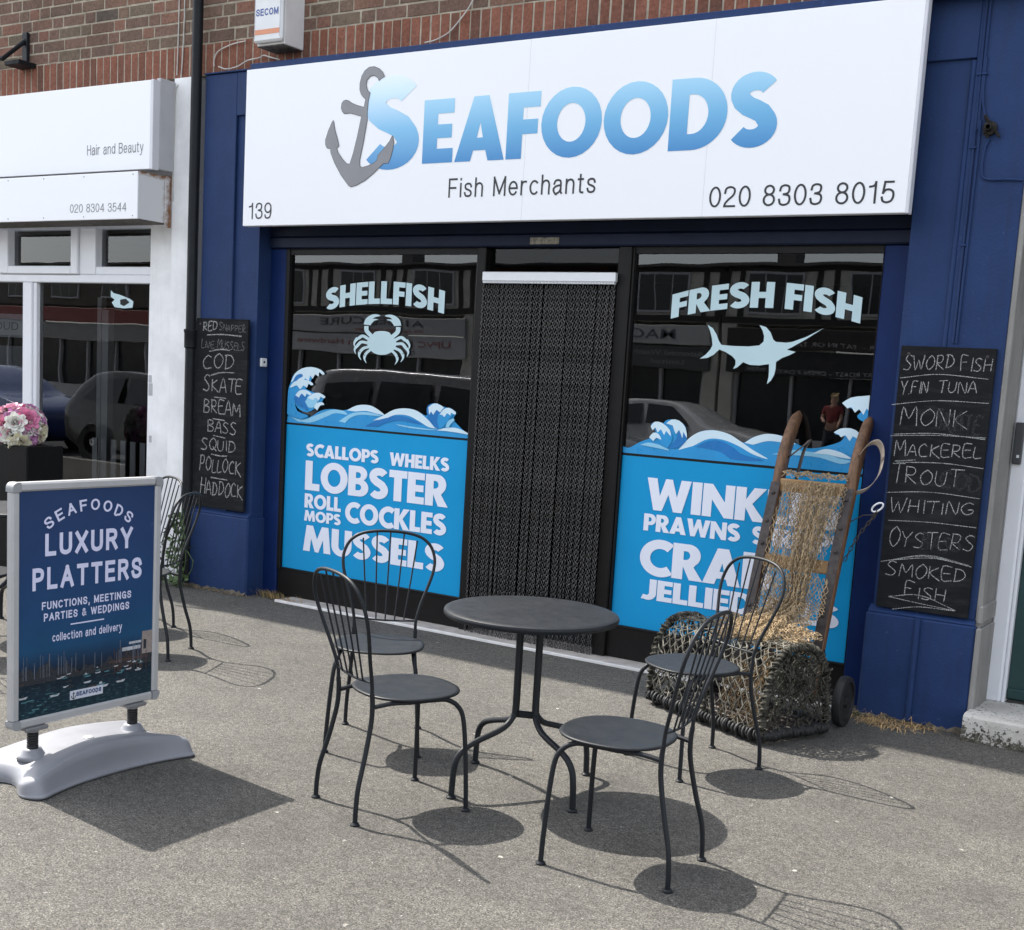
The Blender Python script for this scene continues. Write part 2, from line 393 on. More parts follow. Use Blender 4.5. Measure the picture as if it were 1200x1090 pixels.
def sans_text(word, x0, x1, z0, h, Y, name, mat, parent, w=.1, gap=.17, axes=None, warp=None, lift=.00004):
    """grotesque lettering: every pen stroke a flat ribbon, each a hair above the last"""
    R = []; x = 0
    for ch in word:
        adv, st = SANS[ch]
        for pts, closed in st:
            P_ = [Vector((x + a, w / 2 + b * (1 - w) if b >= 0 else b)) for a, b in pts]
            if not closed:
                P_[0] = P_[0] + (P_[0] - P_[1]).normalized() * w * .5; P_[-1] = P_[-1] + (P_[-1] - P_[-2]).normalized() * w * .5
            R.append((P_, closed))
        x += adv + w + gap
    tot = x - gap - w; a0, a1 = -w / 2, tot + w / 2
    g = G()
    for k, (P_, closed) in enumerate(R):
        n = len(P_); vs = []
        for i, p in enumerate(P_):
            d1 = (P_[(i + 1) % n] - p) if (closed or i < n - 1) else (p - P_[i - 1]); d0 = (p - P_[i - 1]) if (closed or i > 0) else d1
            t = (d0.normalized() + d1.normalized()).normalized(); q_ = Vector((-t.y, t.x)) * w / 2
            for r in (p - q_, p + q_):
                u = (r.x - a0) / (a1 - a0)
                if warp: X, Z = warp(u, r.y)
                else: X, Z = x0 + u * (x1 - x0), z0 + r.y * h
                yy = lift * (k % 6)
                vs.append(axes(X, Z, yy) if axes else (X, Y - yy, Z))
        m = n if closed else n - 1
        g.add(vs, [(2 * i, 2 * ((i + 1) % n), 2 * ((i + 1) % n) + 1, 2 * i + 1) for i in range(m)])
    return obj(name, g, mat, parent)

# ------------------------------------------------------------------ materials
def m_asphalt():
    t = NT('asphalt'); v = t.coords()
    big = t.noise(v, .42, 5, .62); mid = t.noise(v, 5, 4, .6); fine = t.noise(v, 150, 3, .7); vf = t.noise(v, 340, 2, .6)
    c = t.ramp(big, [(.32, (.072, .070, .066)), (.68, (.136, .131, .121))])
    c = t.mix(.5, c, t.ramp(mid, [(.3, (.086, .0815, .0735)), (.72, (.138, .131, .118))]))
    c = t.mix(.62, c, t.ramp(fine, [(.37, (.1, .1, .1)), (.5, (.48, .48, .48)), (.63, (.9, .89, .87))]), 'OVERLAY')
    c = t.mix(.6, c, t.ramp(vf, [(.39, (.14, .14, .14)), (.62, (.86, .85, .83))]), 'OVERLAY')
    gv = t.n('ShaderNodeTexVoronoi', voronoi_dimensions='2D'); gv.inputs['Scale'].default_value = 185; t.l(v, gv.inputs['Vector'])
    gs = t.n('ShaderNodeSeparateColor'); t.l(gv.outputs['Color'], gs.inputs[0])
    c = t.mix(.5, c, t.ramp(gs.outputs[0], [(.0, (.18, .18, .18)), (.5, (.46, .46, .455)), (1, (.82, .81, .79))]), 'OVERLAY')
    c = t.mix(t.ramp(gs.outputs[1], [(.86, (0, 0, 0)), (.95, (.65, .65, .65))]), c, (.03, .029, .028, 1))
    # pale flecks of chewing gum and chippings
    nz = t.n('ShaderNodeTexNoise'); nz.inputs['Scale'].default_value = 60; t.l(v, nz.inputs['Vector']); vd = t.mix(.022, v, nz.outputs['Color'], 'ADD')
    for sc_, r0, r1, keep, cc_ in ((2.3, .014, .02, .72, (.46, .44, .39, 1)), (6.5, .016, .026, .62, (.36, .35, .32, 1)), (3.1, .02, .03, .8, (.03, .03, .028, 1))):
        vo = t.n('ShaderNodeTexVoronoi', voronoi_dimensions='2D'); vo.inputs['Scale'].default_value = sc_; t.l(vd, vo.inputs['Vector'])
        sp = t.n('ShaderNodeSeparateColor'); t.l(vo.outputs['Color'], sp.inputs[0])
        f1 = t.ramp(vo.outputs['Distance'], [(r0, (1, 1, 1)), (r1, (0, 0, 0))]); f2 = t.ramp(sp.outputs[0], [(keep, (0, 0, 0)), (keep + .2, (.85, .85, .85))])
        c = t.mix(t.mix(1, f1, f2, 'MULTIPLY'), c, cc_)
    # old stains and patches
    st = t.noise(v, 1.9, 6, .68); c = t.mix(t.ramp(st, [(.5, (0, 0, 0)), (.7, (.42, .42, .42))]), c, (.055, .053, .05, 1))
    gr = t.noise(v, 34, 3, .6); c = t.mix(.45, c, t.ramp(gr, [(.35, (.3, .3, .3)), (.65, (.7, .7, .7))]), 'OVERLAY')
    t.color(c).set(rough=.92, spec=.25)
    ad = t.n('ShaderNodeMath', operation='ADD'); t.l(fine, ad.inputs[0]); t.l(gs.outputs[0], ad.inputs[1])
    t.bump(ad.outputs[0], .55, .006); return t.m

def m_brick(name, swap, bw, bh, c1, c2, mortar, off=.5, loc=(0, 0, 0)):
    t = NT(name); v = t.coords(swap=swap)
    mp = t.n('ShaderNodeMapping'); mp.inputs['Location'].default_value = loc; t.l(v, mp.inputs[0]); vv = mp.outputs[0]
    nz = t.n('ShaderNodeTexNoise'); nz.inputs['Scale'].default_value = 14; t.l(vv, nz.inputs['Vector'])
    ds = t.mix(.004, vv, nz.outputs['Color'], 'ADD')
    b = t.n('ShaderNodeTexBrick'); b.offset = off; b.inputs['Scale'].default_value = 1
    b.inputs['Brick Width'].default_value = bw; b.inputs['Row Height'].default_value = bh
    b.inputs['Mortar Size'].default_value = .0055; b.inputs['Mortar Smooth'].default_value = .25; b.inputs['Bias'].default_value = 0
    b.inputs['Color1'].default_value = c1; b.inputs['Color2'].default_value = c2; b.inputs['Mortar'].default_value = mortar
    t.l(ds, b.inputs['Vector'])
    f = t.noise(vv, 60, 4, .7); g = t.noise(vv, 5, 3)
    c = t.mix(.55, b.outputs['Color'], t.ramp(f, [(.3, (.28, .28, .28)), (.7, (.7, .7, .7))]), 'OVERLAY')
    c = t.mix(.4, c, t.ramp(g, [(.3, (.35, .35, .35)), (.7, (.65, .64, .62))]), 'OVERLAY')
    t.color(c).set(rough=.9, spec=.2)
    mx = t.n('ShaderNodeMath', operation='MULTIPLY_ADD'); mx.inputs[1].default_value = -1.6
    t.l(b.outputs['Fac'], mx.inputs[0]); t.l(f, mx.inputs[2]); t.bump(mx.outputs[0], .7, .006); return t.m

def m_painted(name, c, grime=(.02, .02, .022, 1), amount=.25, rough=.45, bump=.25, spec=.4):
    """brushed masonry paint: streaks of dirt, scuffs low down, slight roller texture"""
    t = NT(name); v = t.coords()
    a = t.noise(v, 3.5, 5, .6)
    st = t.noise(t.coords(scale=(9, 9, .9)), 3, 4, .6)
    col = t.ramp(a, [(.3, tuple(x * .86 for x in c[:3])), (.7, tuple(min(1, x * 1.1) for x in c[:3]))])
    f = t.ramp(st, [(.5, (0, 0, 0)), (.78, (amount, amount, amount))])
    col = t.mix(f, col, grime)
    ch = t.noise(v, 45, 3, .5); f2 = t.ramp(ch, [(.69, (0, 0, 0)), (.72, (.4, .4, .4))])
    col = t.mix(f2, col, tuple(min(1, x * 1.5 + .03) for x in c[:3]) + (1,))
    t.color(col).set(rough=rough, spec=spec)
    t.bump(t.noise(v, 70, 4, .6), bump, .004); return t.m

def m_glass(name, tint=(.55, .6, .6), refl=1.0):
    t = NT(name); t.t.nodes.remove(t.b)
    tr = t.n('ShaderNodeBsdfTransparent'); tr.inputs[0].default_value = (*tint, 1)
    gl = t.n('ShaderNodeBsdfGlossy'); gl.inputs['Roughness'].default_value = .004; gl.inputs[0].default_value = (.95, .97, 1, 1)
    nz = t.noise(t.coords(), 2.2, 1); bp = t.n('ShaderNodeBump'); bp.inputs['Strength'].default_value = .03; bp.inputs['Distance'].default_value = .02
    t.l(nz, bp.inputs['Height']); t.l(bp.outputs[0], gl.inputs['Normal'])
    fr = t.n('ShaderNodeFresnel'); fr.inputs[0].default_value = 1.55
    mu = t.n('ShaderNodeMath', operation='MULTIPLY', use_clamp=True); mu.inputs[1].default_value = 1.9 * refl; t.l(fr.outputs[0], mu.inputs[0])
    mx = t.n('ShaderNodeMixShader'); t.l(mu.outputs[0], mx.inputs[0]); t.l(tr.outputs[0], mx.inputs[1]); t.l(gl.outputs[0], mx.inputs[2])
    t.l(mx.outputs[0], t.out.inputs[0]); return t.m

def m_grad(name, z0, z1, stops, rough=.35):
    """ink that shades from one printed colour to another between two heights of the print"""
    t = NT(name); v = t.coords(); sp = t.n('ShaderNodeSeparateXYZ'); t.l(v, sp.inputs[0])
    mr = t.n('ShaderNodeMapRange'); mr.inputs['From Min'].default_value = z0; mr.inputs['From Max'].default_value = z1
    t.l(sp.outputs[2], mr.inputs[0]); t.color(t.ramp(mr.outputs[0], stops)).set(rough=rough); return t.m

def m_chalk(name, c, keep):
    t = NT(name); v = t.coords(); f = t.noise(v, 190, 3, .7)
    t.color(c).set(rough=.95, spec=.05)
    a = t.ramp(f, [(keep, (.12, .12, .12)), (keep + .16, (1, 1, 1))]); t.l(a, t.b.inputs['Alpha']); return t.m

def m_board():
    t = NT('blackboard'); v = t.coords()
    a = t.noise(v, 2.2, 5, .65); b = t.noise(t.coords(scale=(2, 2, 9)), 4, 3)
    c = t.ramp(a, [(.3, (.009, .0095, .0105)), (.72, (.017, .018, .0195))])
    c = t.mix(t.ramp(b, [(.5, (0, 0, 0)), (.85, (.3, .3, .3))]), c, (.06, .062, .065, 1))
    t.color(c).set(rough=.75, spec=.08); return t.m

def m_wood(name, c1, c2, axis=2):
    t = NT(name); sc = [26, 26, 26]; sc[axis] = 1.6
    v = t.coords(scale=tuple(sc)); f = t.noise(v, 2.2, 6, .65); g = t.noise(t.coords(), 9, 4)
    c = t.ramp(f, [(.28, c1), (.72, c2)]); c = t.mix(t.ramp(g, [(.55, (0, 0, 0)), (.8, (.6, .6, .6))]), c, (.03, .018, .01, 1))
    t.color(c).set(rough=.6); t.bump(f, .3, .003); return t.m

def m_flaking():
    t = NT('flaking_white_step'); v = t.coords()
    a = t.noise(v, 38, 6, .72); b = t.noise(v, 5, 4, .6); sp = t.n('ShaderNodeSeparateXYZ'); t.l(v, sp.inputs[0])
    low = t.n('ShaderNodeMapRange'); low.inputs['From Min'].default_value = .0; low.inputs['From Max'].default_value = .12; low.inputs['To Min'].default_value = .17; low.inputs['To Max'].default_value = -.04; t.l(sp.outputs[2], low.inputs[0])
    ad = t.n('ShaderNodeMath', operation='ADD'); t.l(a, ad.inputs[0]); t.l(low.outputs[0], ad.inputs[1])
    ad2 = t.n('ShaderNodeMath', operation='MULTIPLY_ADD'); ad2.inputs[1].default_value = .3; t.l(b, ad2.inputs[0]); t.l(ad.outputs[0], ad2.inputs[2])
    base = t.ramp(b, [(.3, (.5, .47, .42)), (.7, (.66, .64, .6))]); under = t.ramp(t.noise(v, 90, 4, .7), [(.35, (.03, .028, .022)), (.65, (.16, .145, .115))])
    t.color(t.mix(t.ramp(ad2.outputs[0], [(.69, (0, 0, 0)), (.74, (1, 1, 1))]), base, under)).set(rough=.9, spec=.2); t.bump(a, .8, .012); return t.m
M = {}
M['asphalt'] = m_asphalt()
M['road'] = mat_var('road_tarmac', (.06, .06, .062, 1), .25, 3, .9, bump=.4, bscale=150)
M['kerb'] = mat_var('kerb_stone', (.3, .29, .27, 1), .2, 8, .85, bump=.2)
M['brick'] = m_brick('brown_brick', (0, 2), .222, .0745, srgb(112, 92, 80), srgb(132, 94, 80), srgb(172, 160, 138), loc=(.05, -3.805, 0))
M['soldier'] = m_brick('red_brick', (2, 0), .3, .0735, srgb(142, 84, 66), srgb(124, 74, 60), srgb(150, 126, 104), off=0, loc=(-3.56, 0, 0))
M['blue'] = m_painted('blue_masonry_paint', (.0195, .0415, .119, 1), spec=.14, rough=.55, bump=.45)
M['bluesmooth'] = mat_var('blue_gloss_paint', (.006, .02, .09, 1), .1, 5, .45, bump=.05, spec=.15)
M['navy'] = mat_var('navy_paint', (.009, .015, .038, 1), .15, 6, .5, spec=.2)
M['whitewall'] = m_painted('white_masonry_paint', (.85, .85, .85, 1), (.4, .38, .35, 1), .12, .6, .2)
M['upvc'] = mat_var('white_frame', (.76, .77, .8, 1), .03, 5, .35)
M['sign'] = mat_var('white_sign_panel', (.84, .85, .87, 1), .004, 1, .35, spec=.3)
M['trim'] = mat_var('sign_edge', (.6, .6, .64, 1), .04, 4, .35)
M['black_frame'] = mat_var('dark_window_frame', (.008, .0072, .007, 1), .2, 7, .45, spec=.22)
M['glass'] = m_glass('shop_glass', (.5, .54, .56), .8)
M['glass_dim'] = m_glass('dim_glass', (.5, .54, .56), .22)
M['glass2'] = m_glass('salon_glass', (.6, .62, .62), .6)
M['vinyl_blue'] = mat_var('blue_window_vinyl', (.008, .295, .6, 1), .05, 1.7, .35, spec=.2, coat=.05)
M['vinyl_mid'] = mat_var('mid_blue_vinyl', (.022, .29, .62, 1), .06, 5, .3)
M['vinyl_dark'] = mat_var('deep_blue_vinyl', (.012, .17, .47, 1), .06, 5, .3)
M['vinyl_pale'] = mat_var('pale_blue_vinyl', (.27, .58, .78, 1), .05, 5, .3)
M['vinyl_foam'] = mat_var('foam_vinyl', (.62, .78, .86, 1), .04, 5, .35)
M['vinyl_white'] = mat_var('white_vinyl', (.78, .81, .9, 1), .03, 3, .35)
M['vinyl_frost'] = mat_var('frosted_vinyl', (.5, .66, .7, 1), .05, 4, .4)
M['chain'] = mat_var('anodised_chain', (.105, .102, .099, 1), .4, 8, .36, metal=.55)
M['alu'] = mat_var('aluminium', (.72, .73, .75, 1), .04, 9, .32, metal=.25)
M['brass'] = mat_var('dull_plate', (.2, .18, .14, 1), .5, 60, .5, metal=.4)
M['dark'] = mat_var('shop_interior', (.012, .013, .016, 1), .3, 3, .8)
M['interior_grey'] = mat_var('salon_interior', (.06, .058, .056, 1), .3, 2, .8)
def m_powder():
    t = NT('anthracite_powder_coat'); v = t.coords(); f = t.noise(v, 9, 5, .6); d = t.noise(v, 150, 3, .7); sc_ = t.noise(t.coords(scale=(8, 90, 30)), 4, 4, .6)
    c = t.ramp(f, [(.3, (.0098, .0118, .0148)), (.7, (.0138, .016, .0192))])
    c = t.mix(t.ramp(d, [(.60, (0, 0, 0)), (.74, (.22, .22, .22))]), c, (.12, .12, .115, 1)); c = t.mix(t.ramp(sc_, [(.68, (0, 0, 0)), (.76, (.25, .25, .25))]), c, (.07, .075, .08, 1))
    t.color(c).set(rough=.44, spec=.25); mr = t.n('ShaderNodeMapRange'); mr.inputs['To Min'].default_value = .34; mr.inputs['To Max'].default_value = .58
    t.l(t.noise(v, 24, 4), mr.inputs[0]); t.l(mr.outputs[0], t.b.inputs['Roughness']); t.bump(t.noise(v, 700, 2), .12, .0006); return t.m
M['powder'] = m_powder()
M['gun'] = mat_var('grey_ink', srgb(128, 128, 132), .05, 6, .4)
M['gunline'] = mat_var('anchor_outline_ink', srgb(62, 60, 62), .05, 6, .4)
M['ink'] = mat_var('black_ink', (.012, .013, .016, 1), .1, 8, .4)
M['inkgrey'] = mat_var('grey_lettering', (.12, .12, .125, 1), .1, 8, .4)
M['step'] = m_flaking()
M['stone'] = m_painted('grey_painted_stone', (.26, .25, .235, 1), (.1, .09, .08, 1), .4, .8, .5)
M['green'] = mat_var('dark_green_door', (.012, .045, .045, 1), .15, 4, .4)
M['greyplastic'] = mat_var('grey_plastic', (.205, .21, .23, 1), .05, 6, .4, bump=.06, bscale=300)
M['frame_alu'] = mat_var('satin_aluminium', (.44, .44, .445, 1), .05, 12, .42, metal=.25)
M['clamp'] = mat_var('dull_clamp_metal', (.2, .2, .205, 1), .1, 12, .45, metal=.3)
M['rubber'] = mat_var('black_rubber', (.013, .013, .013, 1), .3, 25, .6)
M['pipe'] = mat_var('black_pipe_paint', (.0095, .011, .0135, 1), .25, 9, .5, spec=.22)
M['boxwhite'] = mat_var('alarm_white', (.66, .67, .68, 1), .04, 9, .4)
M['boxgrey'] = mat_var('alarm_grey', (.42, .42, .44, 1), .06, 9, .45)
M['grime'] = mat_var('grimy_metal', (.12, .11, .095, 1), .6, 30, .8)
M['orange'] = mat_var('orange_stripe', (.62, .24, .12, 1), .05, 9, .4)
M['board'] = m_board()
M['chalk'] = m_chalk('chalk', (.42, .42, .41, 1), .42)
M['chalk_faint'] = m_chalk('faint_chalk', (.3, .3, .3, 1), .5)
M['chalk_smear'] = m_chalk('smudged_chalk', (.055, .057, .06, 1), .46)
M['woodrail'] = m_wood('worn_wood', (.05, .026, .013), (.23, .115, .055))
M['woodbar'] = m_wood('pale_wood', (.27, .15, .06), (.5, .31, .15), 0)
M['iron'] = mat_var('rusty_iron', (.055, .045, .042, 1), .4, 30, .6, metal=.4)
M['steel'] = mat_var('bright_strap', (.42, .36, .3, 1), .2, 20, .4, metal=.5)
M['net'] = mat_var('tan_net', (.35, .262, .16, 1), .4, 40, .95, spec=.1)
M['potnet'] = mat_var('weathered_twine', (.145, .137, .114, 1), .8, 26, .95, spec=.1, detail=7)
M['potrope'] = mat_var('dark_rope', (.06, .057, .047, 1), 1.0, 30, .95, spec=.1, detail=7)
M['potbrown'] = mat_var('brown_net', (.2, .14, .08, 1), .4, 40, .95, spec=.1)
M['cable'] = mat_var('white_cable', (.5, .48, .44, 1), .15, 20, .5)
M['leaf'] = mat_var('weed_leaf', (.075, .12, .04, 1), .4, 30, .6)
M['straw'] = mat_var('dry_grass', (.5, .34, .16, 1), .4, 30, .8)
M['earth'] = mat_var('pavement_dirt', (.09, .075, .055, 1), .5, 20, .95, bump=.6, bscale=90, bdist=.01)
M['threshold'] = mat_var('threshold_stone', (.4, .37, .34, 1), .25, 9, .85, bump=.2)
M['thrwhite'] = mat_var('threshold_edge', (.72, .7, .67, 1), .12, 14, .7)

# ------------------------------------------------------------------ setting
g = G(); g.grid(lambda u, v: (-30 + 60 * u, .3 + 13 * v, 0), 2, 2); obj('pavement', g, M['asphalt'], kind='structure')
g = G(); g.box((-30, .15, -.12), (30, .3, .004), .01); obj('kerb', g, M['kerb'], kind='structure')
g = G(); g.grid(lambda u, v: (-150 + 300 * u, -150 + 310 * v, -.12), 2, 2); obj('road', g, M['road'], kind='structure')
g = G(); g.box((-70, -40, -.5), (40, -13.5, 0)); obj('far_pavement', g, M['kerb'], kind='structure')
# low line of dirt where the tarmac meets the wall
g = G()
for (xa, xb, yy) in ((-6.86, -6.27, 6.435), (-6.27, -6.15, 6.6), (-1.9, -1.33, 6.435)):
    n = 26
    pr = [random.uniform(.015, .06) for _ in range(n + 1)]; hh = [random.uniform(.006, .03) for _ in range(n + 1)]
    g.grid(lambda u, v: (xa + (xb - xa) * u, yy + .004 - pr[int(u * n)] * v, hh[int(u * n)] * (1 - v) + .003), n + 1, 4)
o = obj('wall_dirt', g, M['earth'], smooth='all', kind='stuff')
o['label'] = 'line of dirt where tarmac meets shop wall'; o['category'] = 'dirt'

# upper brick storey
br = thing('brick_wall', 'brown brick upper wall with red upright course above the shop signs', 'wall', (-4, 6.52, 3.6))
def m_each_brick(name, stops):
    t = NT(name); v = t.coords(); at_ = t.n('ShaderNodeAttribute', attribute_name='tone')
    f = t.noise(v, 55, 5, .7); g_ = t.noise(v, 3, 3)
    c = t.ramp(at_.outputs['Fac'], stops); c = t.mix(.6, c, t.ramp(f, [(.3, (.22, .22, .22)), (.7, (.76, .75, .73))]), 'OVERLAY')
    c = t.mix(.45, c, t.ramp(g_, [(.3, (.36, .36, .36)), (.7, (.64, .63, .6))]), 'OVERLAY')
    t.color(c).set(rough=.92, spec=.12); t.bump(f, .7, .006); return t.m
M['mortar'] = mat_var('pale_mortar', (.34, .3, .235, 1), .3, 12, .95, bump=.6, bscale=90, bdist=.004, spec=.1)
rb = random.Random(31)
def bricks(name, rows, mat, soldier=False):
    g = G(); tone = []
    for x0, x1, z0, z1 in rows:
        d = rb.uniform(-.0015, .0015); j = lambda: rb.uniform(-.0018, .0018); n0 = len(g.v)
        g.box((x0 + j(), 6.517 + d, z0 + j()), (x1 + j(), 6.56, z1 + j()), .003); tone += [rb.random()] * (len(g.v) - n0)
    o = obj(name, g, mat, br); at_ = o.data.attributes.new('tone', 'FLOAT', 'POINT'); at_.data.foreach_set('value', tone); return o
RH, GAP_ = .083, .011; rows = []; z = 3.818; k = 0
while z < 5.2:
    x = -13 + (.17 if k % 2 else 0) + rb.uniform(-.01, .01); i = 0
    while x < 2:
        w = .236 if i % 2 == 0 else .112
        if rb.random() < .12: w = .236 - w + .112
        rows.append((x, x + w, z, z + RH - GAP_)); x += w + GAP_; i += 1
    z += RH; k += 1
wb = bricks('wall', rows, m_each_brick('brown_grey_bricks', [(.0, srgb(100, 84, 76)), (.35, srgb(116, 92, 82)), (.6, srgb(104, 94, 82)), (.85, srgb(126, 92, 80)), (1, srgb(88, 80, 74))]))
rows = []; x = -13
while x < 2: w = rb.uniform(.062, .07); rows.append((x, x + w, 3.603, 3.809)); x += w + .0095
bricks('soldier_course', rows, m_each_brick('red_bricks', [(.0, srgb(124, 82, 68)), (.5, srgb(133, 90, 76)), (.8, srgb(114, 78, 66)), (1, srgb(104, 76, 66))]), True)['label'] = 'upright course of red bricks'
g = G(); g.box((-20, 6.5195, 3.6), (9, 12, 6.5)); obj('mortar_bed', g, M['mortar'], wb)
g = G(); g.box((-20, 6.3, 6.5), (9, 12, 6.52)); g.v = [(x, max(y, 6.53), z) for x, y, z in g.v]; obj('coping', g, M['kerb'], br)

# ------------------------------------------------------------------ seafood shopfront
XL, XR = -6.288, -1.86           # inner faces of the two pilasters
sf = thing('shopfront', 'blue painted fishmonger shopfront with two lettered windows and a doorway', 'shop front', (-4.1, 6.6, 0))
def pilaster(xa, xb, pa, pb, raised, top, pts_top):
    g = G(); g.box((xa, 6.49, .56), (xb, 6.9, 3.585))
    g.box((raised[0], 6.469, .575), (raised[1], 6.4905, 3.584), .004)
    o_ = (xa, raised[0]) if raised[1] >= xb - 1e-6 else (raised[1], xb)
    g.box((o_[0] + (.001 if o_[0] == xa else 0), 6.4695, pts_top), (o_[1], 6.4905, 3.5835), .003)
    p = obj('pilaster', g, M['blue'], sf)
    g = G(); g.box((pa, 6.44, -.08), (pb, 6.9, .552), .012)
    g.prism([(6.44 + .004, .552), (6.44 + .004, .555), (6.485, .583), (6.6, .583), (6.6, .552)], pa + .01, pb - .01)
    s = len(g.v) - 10
    g.v[s:] = [(y, x, z) for x, y, z in g.v[s:]]
    obj('plinth', g, M['blue'], p)
    return p
pl = pilaster(-6.82, XL, -6.85, -6.272, (-6.82, -6.515), None, 3.30)
pr_ = pilaster(XR, -1.345, -1.882, -1.33, (-1.62, -1.345), None, 3.28)
g = G(); g.tube([(-1.632, 6.482, .02), (-1.632, 6.482, 3.27)], .014, 10); g.tube([(-1.612, 6.433, .02), (-1.612, 6.433, .55)], .016, 10)
obj('conduit', g, M['blue'], pr_, smooth=True)
# fascia board and capping behind the sign
g = G(); g.box((XL + .001, 6.47, 2.60), (XR - .001, 6.6, 3.584)); g.box((-6.298, 6.365, 3.556), (-1.344, 6.5, 3.598), .005); g.box((-6.822, 6.455, 3.5862), (-6.2985, 6.5, 3.597), .003)
obj('fascia_board', g, M['blue'], sf)
g = G()
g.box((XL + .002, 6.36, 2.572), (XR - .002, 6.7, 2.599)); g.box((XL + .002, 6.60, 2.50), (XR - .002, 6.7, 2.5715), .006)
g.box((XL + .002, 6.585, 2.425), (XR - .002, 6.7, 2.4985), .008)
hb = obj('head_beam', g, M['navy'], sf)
g = G(); g.box((-4.158, 6.5805, 2.436), (-3.955, 6.586, 2.477), .002); obj('maker_plate', g, M['brass'], hb)
for xa, xb in ((XL + .001, -6.152), (-2.018, XR - .001)):
    g = G(); g.box((xa, 6.612, -.02), (xb, 6.7, 2.4245), .006); gx = xa if xa < -4 else xb - .02
    g.box((gx + .004, 6.607, 0), (gx + .016, 6.613, 2.42)); obj('shutter_guide', g, M['bluesmooth'], sf)
ks = G(); ks.box((-6.292, 6.53, 1.61), (-6.286, 6.57, 1.67)); ks.v = [(x + .002, y, z) for x, y, z in ks.v]
g = G(); g.box((-6.2885, 6.525, 1.612), (-6.268, 6.585, 1.672), .006); kb = obj('key_switch', g, M['boxwhite'], sf)
g = G(); g.lathe([(0, .0225), (.008, .0225), (.008, .019)], (-6.2885, 6.553, 1.645), 12, 'x'); obj('keyhole', g, M['rubber'], kb)
# stall riser, threshold
for xa, xb in ((-6.151, -4.55), (-3.474, -2.019)): g = G(); g.box((xa, 6.63, .012), (xb, 6.75, .197)); obj('stall_riser', g, M['black_frame'], sf)
g = G(); g.box((-6.0, 6.465, -.05), (-2.0, 6.78, .012)); th = obj('threshold', g, M['threshold'], sf)
g = G(); g.box((-6.0, 6.443, -.05), (-2.0, 6.464, .015), .003); obj('edge_strip', g, M['thrwhite'], th)
# interior shell
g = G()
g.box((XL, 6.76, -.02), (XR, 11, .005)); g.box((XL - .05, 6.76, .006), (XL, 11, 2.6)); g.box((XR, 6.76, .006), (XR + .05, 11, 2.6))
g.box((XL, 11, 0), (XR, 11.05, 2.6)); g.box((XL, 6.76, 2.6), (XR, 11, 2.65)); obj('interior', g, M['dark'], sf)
# windows
def window(x0, x1, lj, rj):
    g = G(); z0, z1 = .1975, 2.4245
    if lj: g.box((x0, 6.615, z0), (x0 + lj, 6.70, z1), .004)
    if rj: g.box((x1 - rj, 6.615, z0), (x1, 6.70, z1), .004)
    g.box((x0 + lj, 6.625, 2.385), (x1 - rj, 6.70, z1)); g.box((x0 + lj, 6.625, z0), (x1 - rj, 6.70, .212), .003)
    w = obj('window', g, M['black_frame'], sf)
    g = G(); g.add([(x0 + lj, 6.645, .212), (x1 - rj, 6.645, .212), (x1 - rj, 6.645, 2.385), (x0 + lj, 6.645, 2.385)], [(0, 1, 2, 3)])
    obj('pane', g, M['glass'], w); return w
wl = window(-6.151, -4.55, .03, .012); wr = window(-3.474, -2.019, .012, .004)
# door posts and fanlight
g = G(); g.box((-4.5495, 6.60, .013), (-4.487, 6.72, 2.4245), .006); g.box((-3.56, 6.60, .013), (-3.4745, 6.72, 2.4245), .006)
g.box((-4.487, 6.62, 2.21), (-3.56, 6.72, 2.25)); df = obj('door_frame', g, M['black_frame'], sf)
g = G(); g.add([(-4.487, 6.66, 2.25), (-3.56, 6.66, 2.25), (-3.56, 6.66, 2.424), (-4.487, 6.66, 2.424)], [(0, 1, 2, 3)]); obj('fanlight', g, M['glass_dim'], df)

# window graphics -----------------------------------------------------------
VY = 6.640
def flat(polys, name, mats, parent, Y, step=.0006):
    """printed shapes laid one over another: polys = [(material index, outline in photo pixels or metres)]"""
    g = G()
    for k, (mi, pts) in enumerate(polys):
        pts = [(p[0], p[2]) if len(p) == 3 else p for p in pts]
        vs, fs = curve_mesh([pts]); g.cur = mi; y = Y - step * k
        g.add([(x, y, z) for x, z in vs], [f if _ccw(vs, f) else f[::-1] for f in fs])
    return obj(name, g, mats, parent)
def px(L, Y, sc=1, ox=0, oy=0): return [tuple(at(ox + a / sc, oy + b / sc, Y)) for a, b in L]
def sm(L, k=4): return [(p.x, p.y) for p in smooth_path([(a, b, 0) for a, b in L], k)]

def panel(x0, x1, w):
    g = G(); g.add([(x0, VY, .213), (x1, VY, .213), (x1, VY, 1.224), (x0, VY, 1.224)], [(0, 1, 2, 3)]); obj('vinyl_panel', g, M['vinyl_blue'], w)
    g = G(); g.box((x0, VY - .001, 1.225), (x1, VY + .002, 1.238)); obj('glazing_bar', g, M['black_frame'], w)
panel(-6.119, -4.563, wl); panel(-3.461, -2.024, wr)
WM = [M['vinyl_mid'], M['vinyl_pale'], M['vinyl_foam'], M['vinyl_dark'], M['vinyl_blue']]
Zb = 1.2385
def wave_base(tops, x0, x1, Y):
    top = [(p[0], p[2]) for p in tops]
    return [(x0, Zb)] + top + [(x1, Zb)]
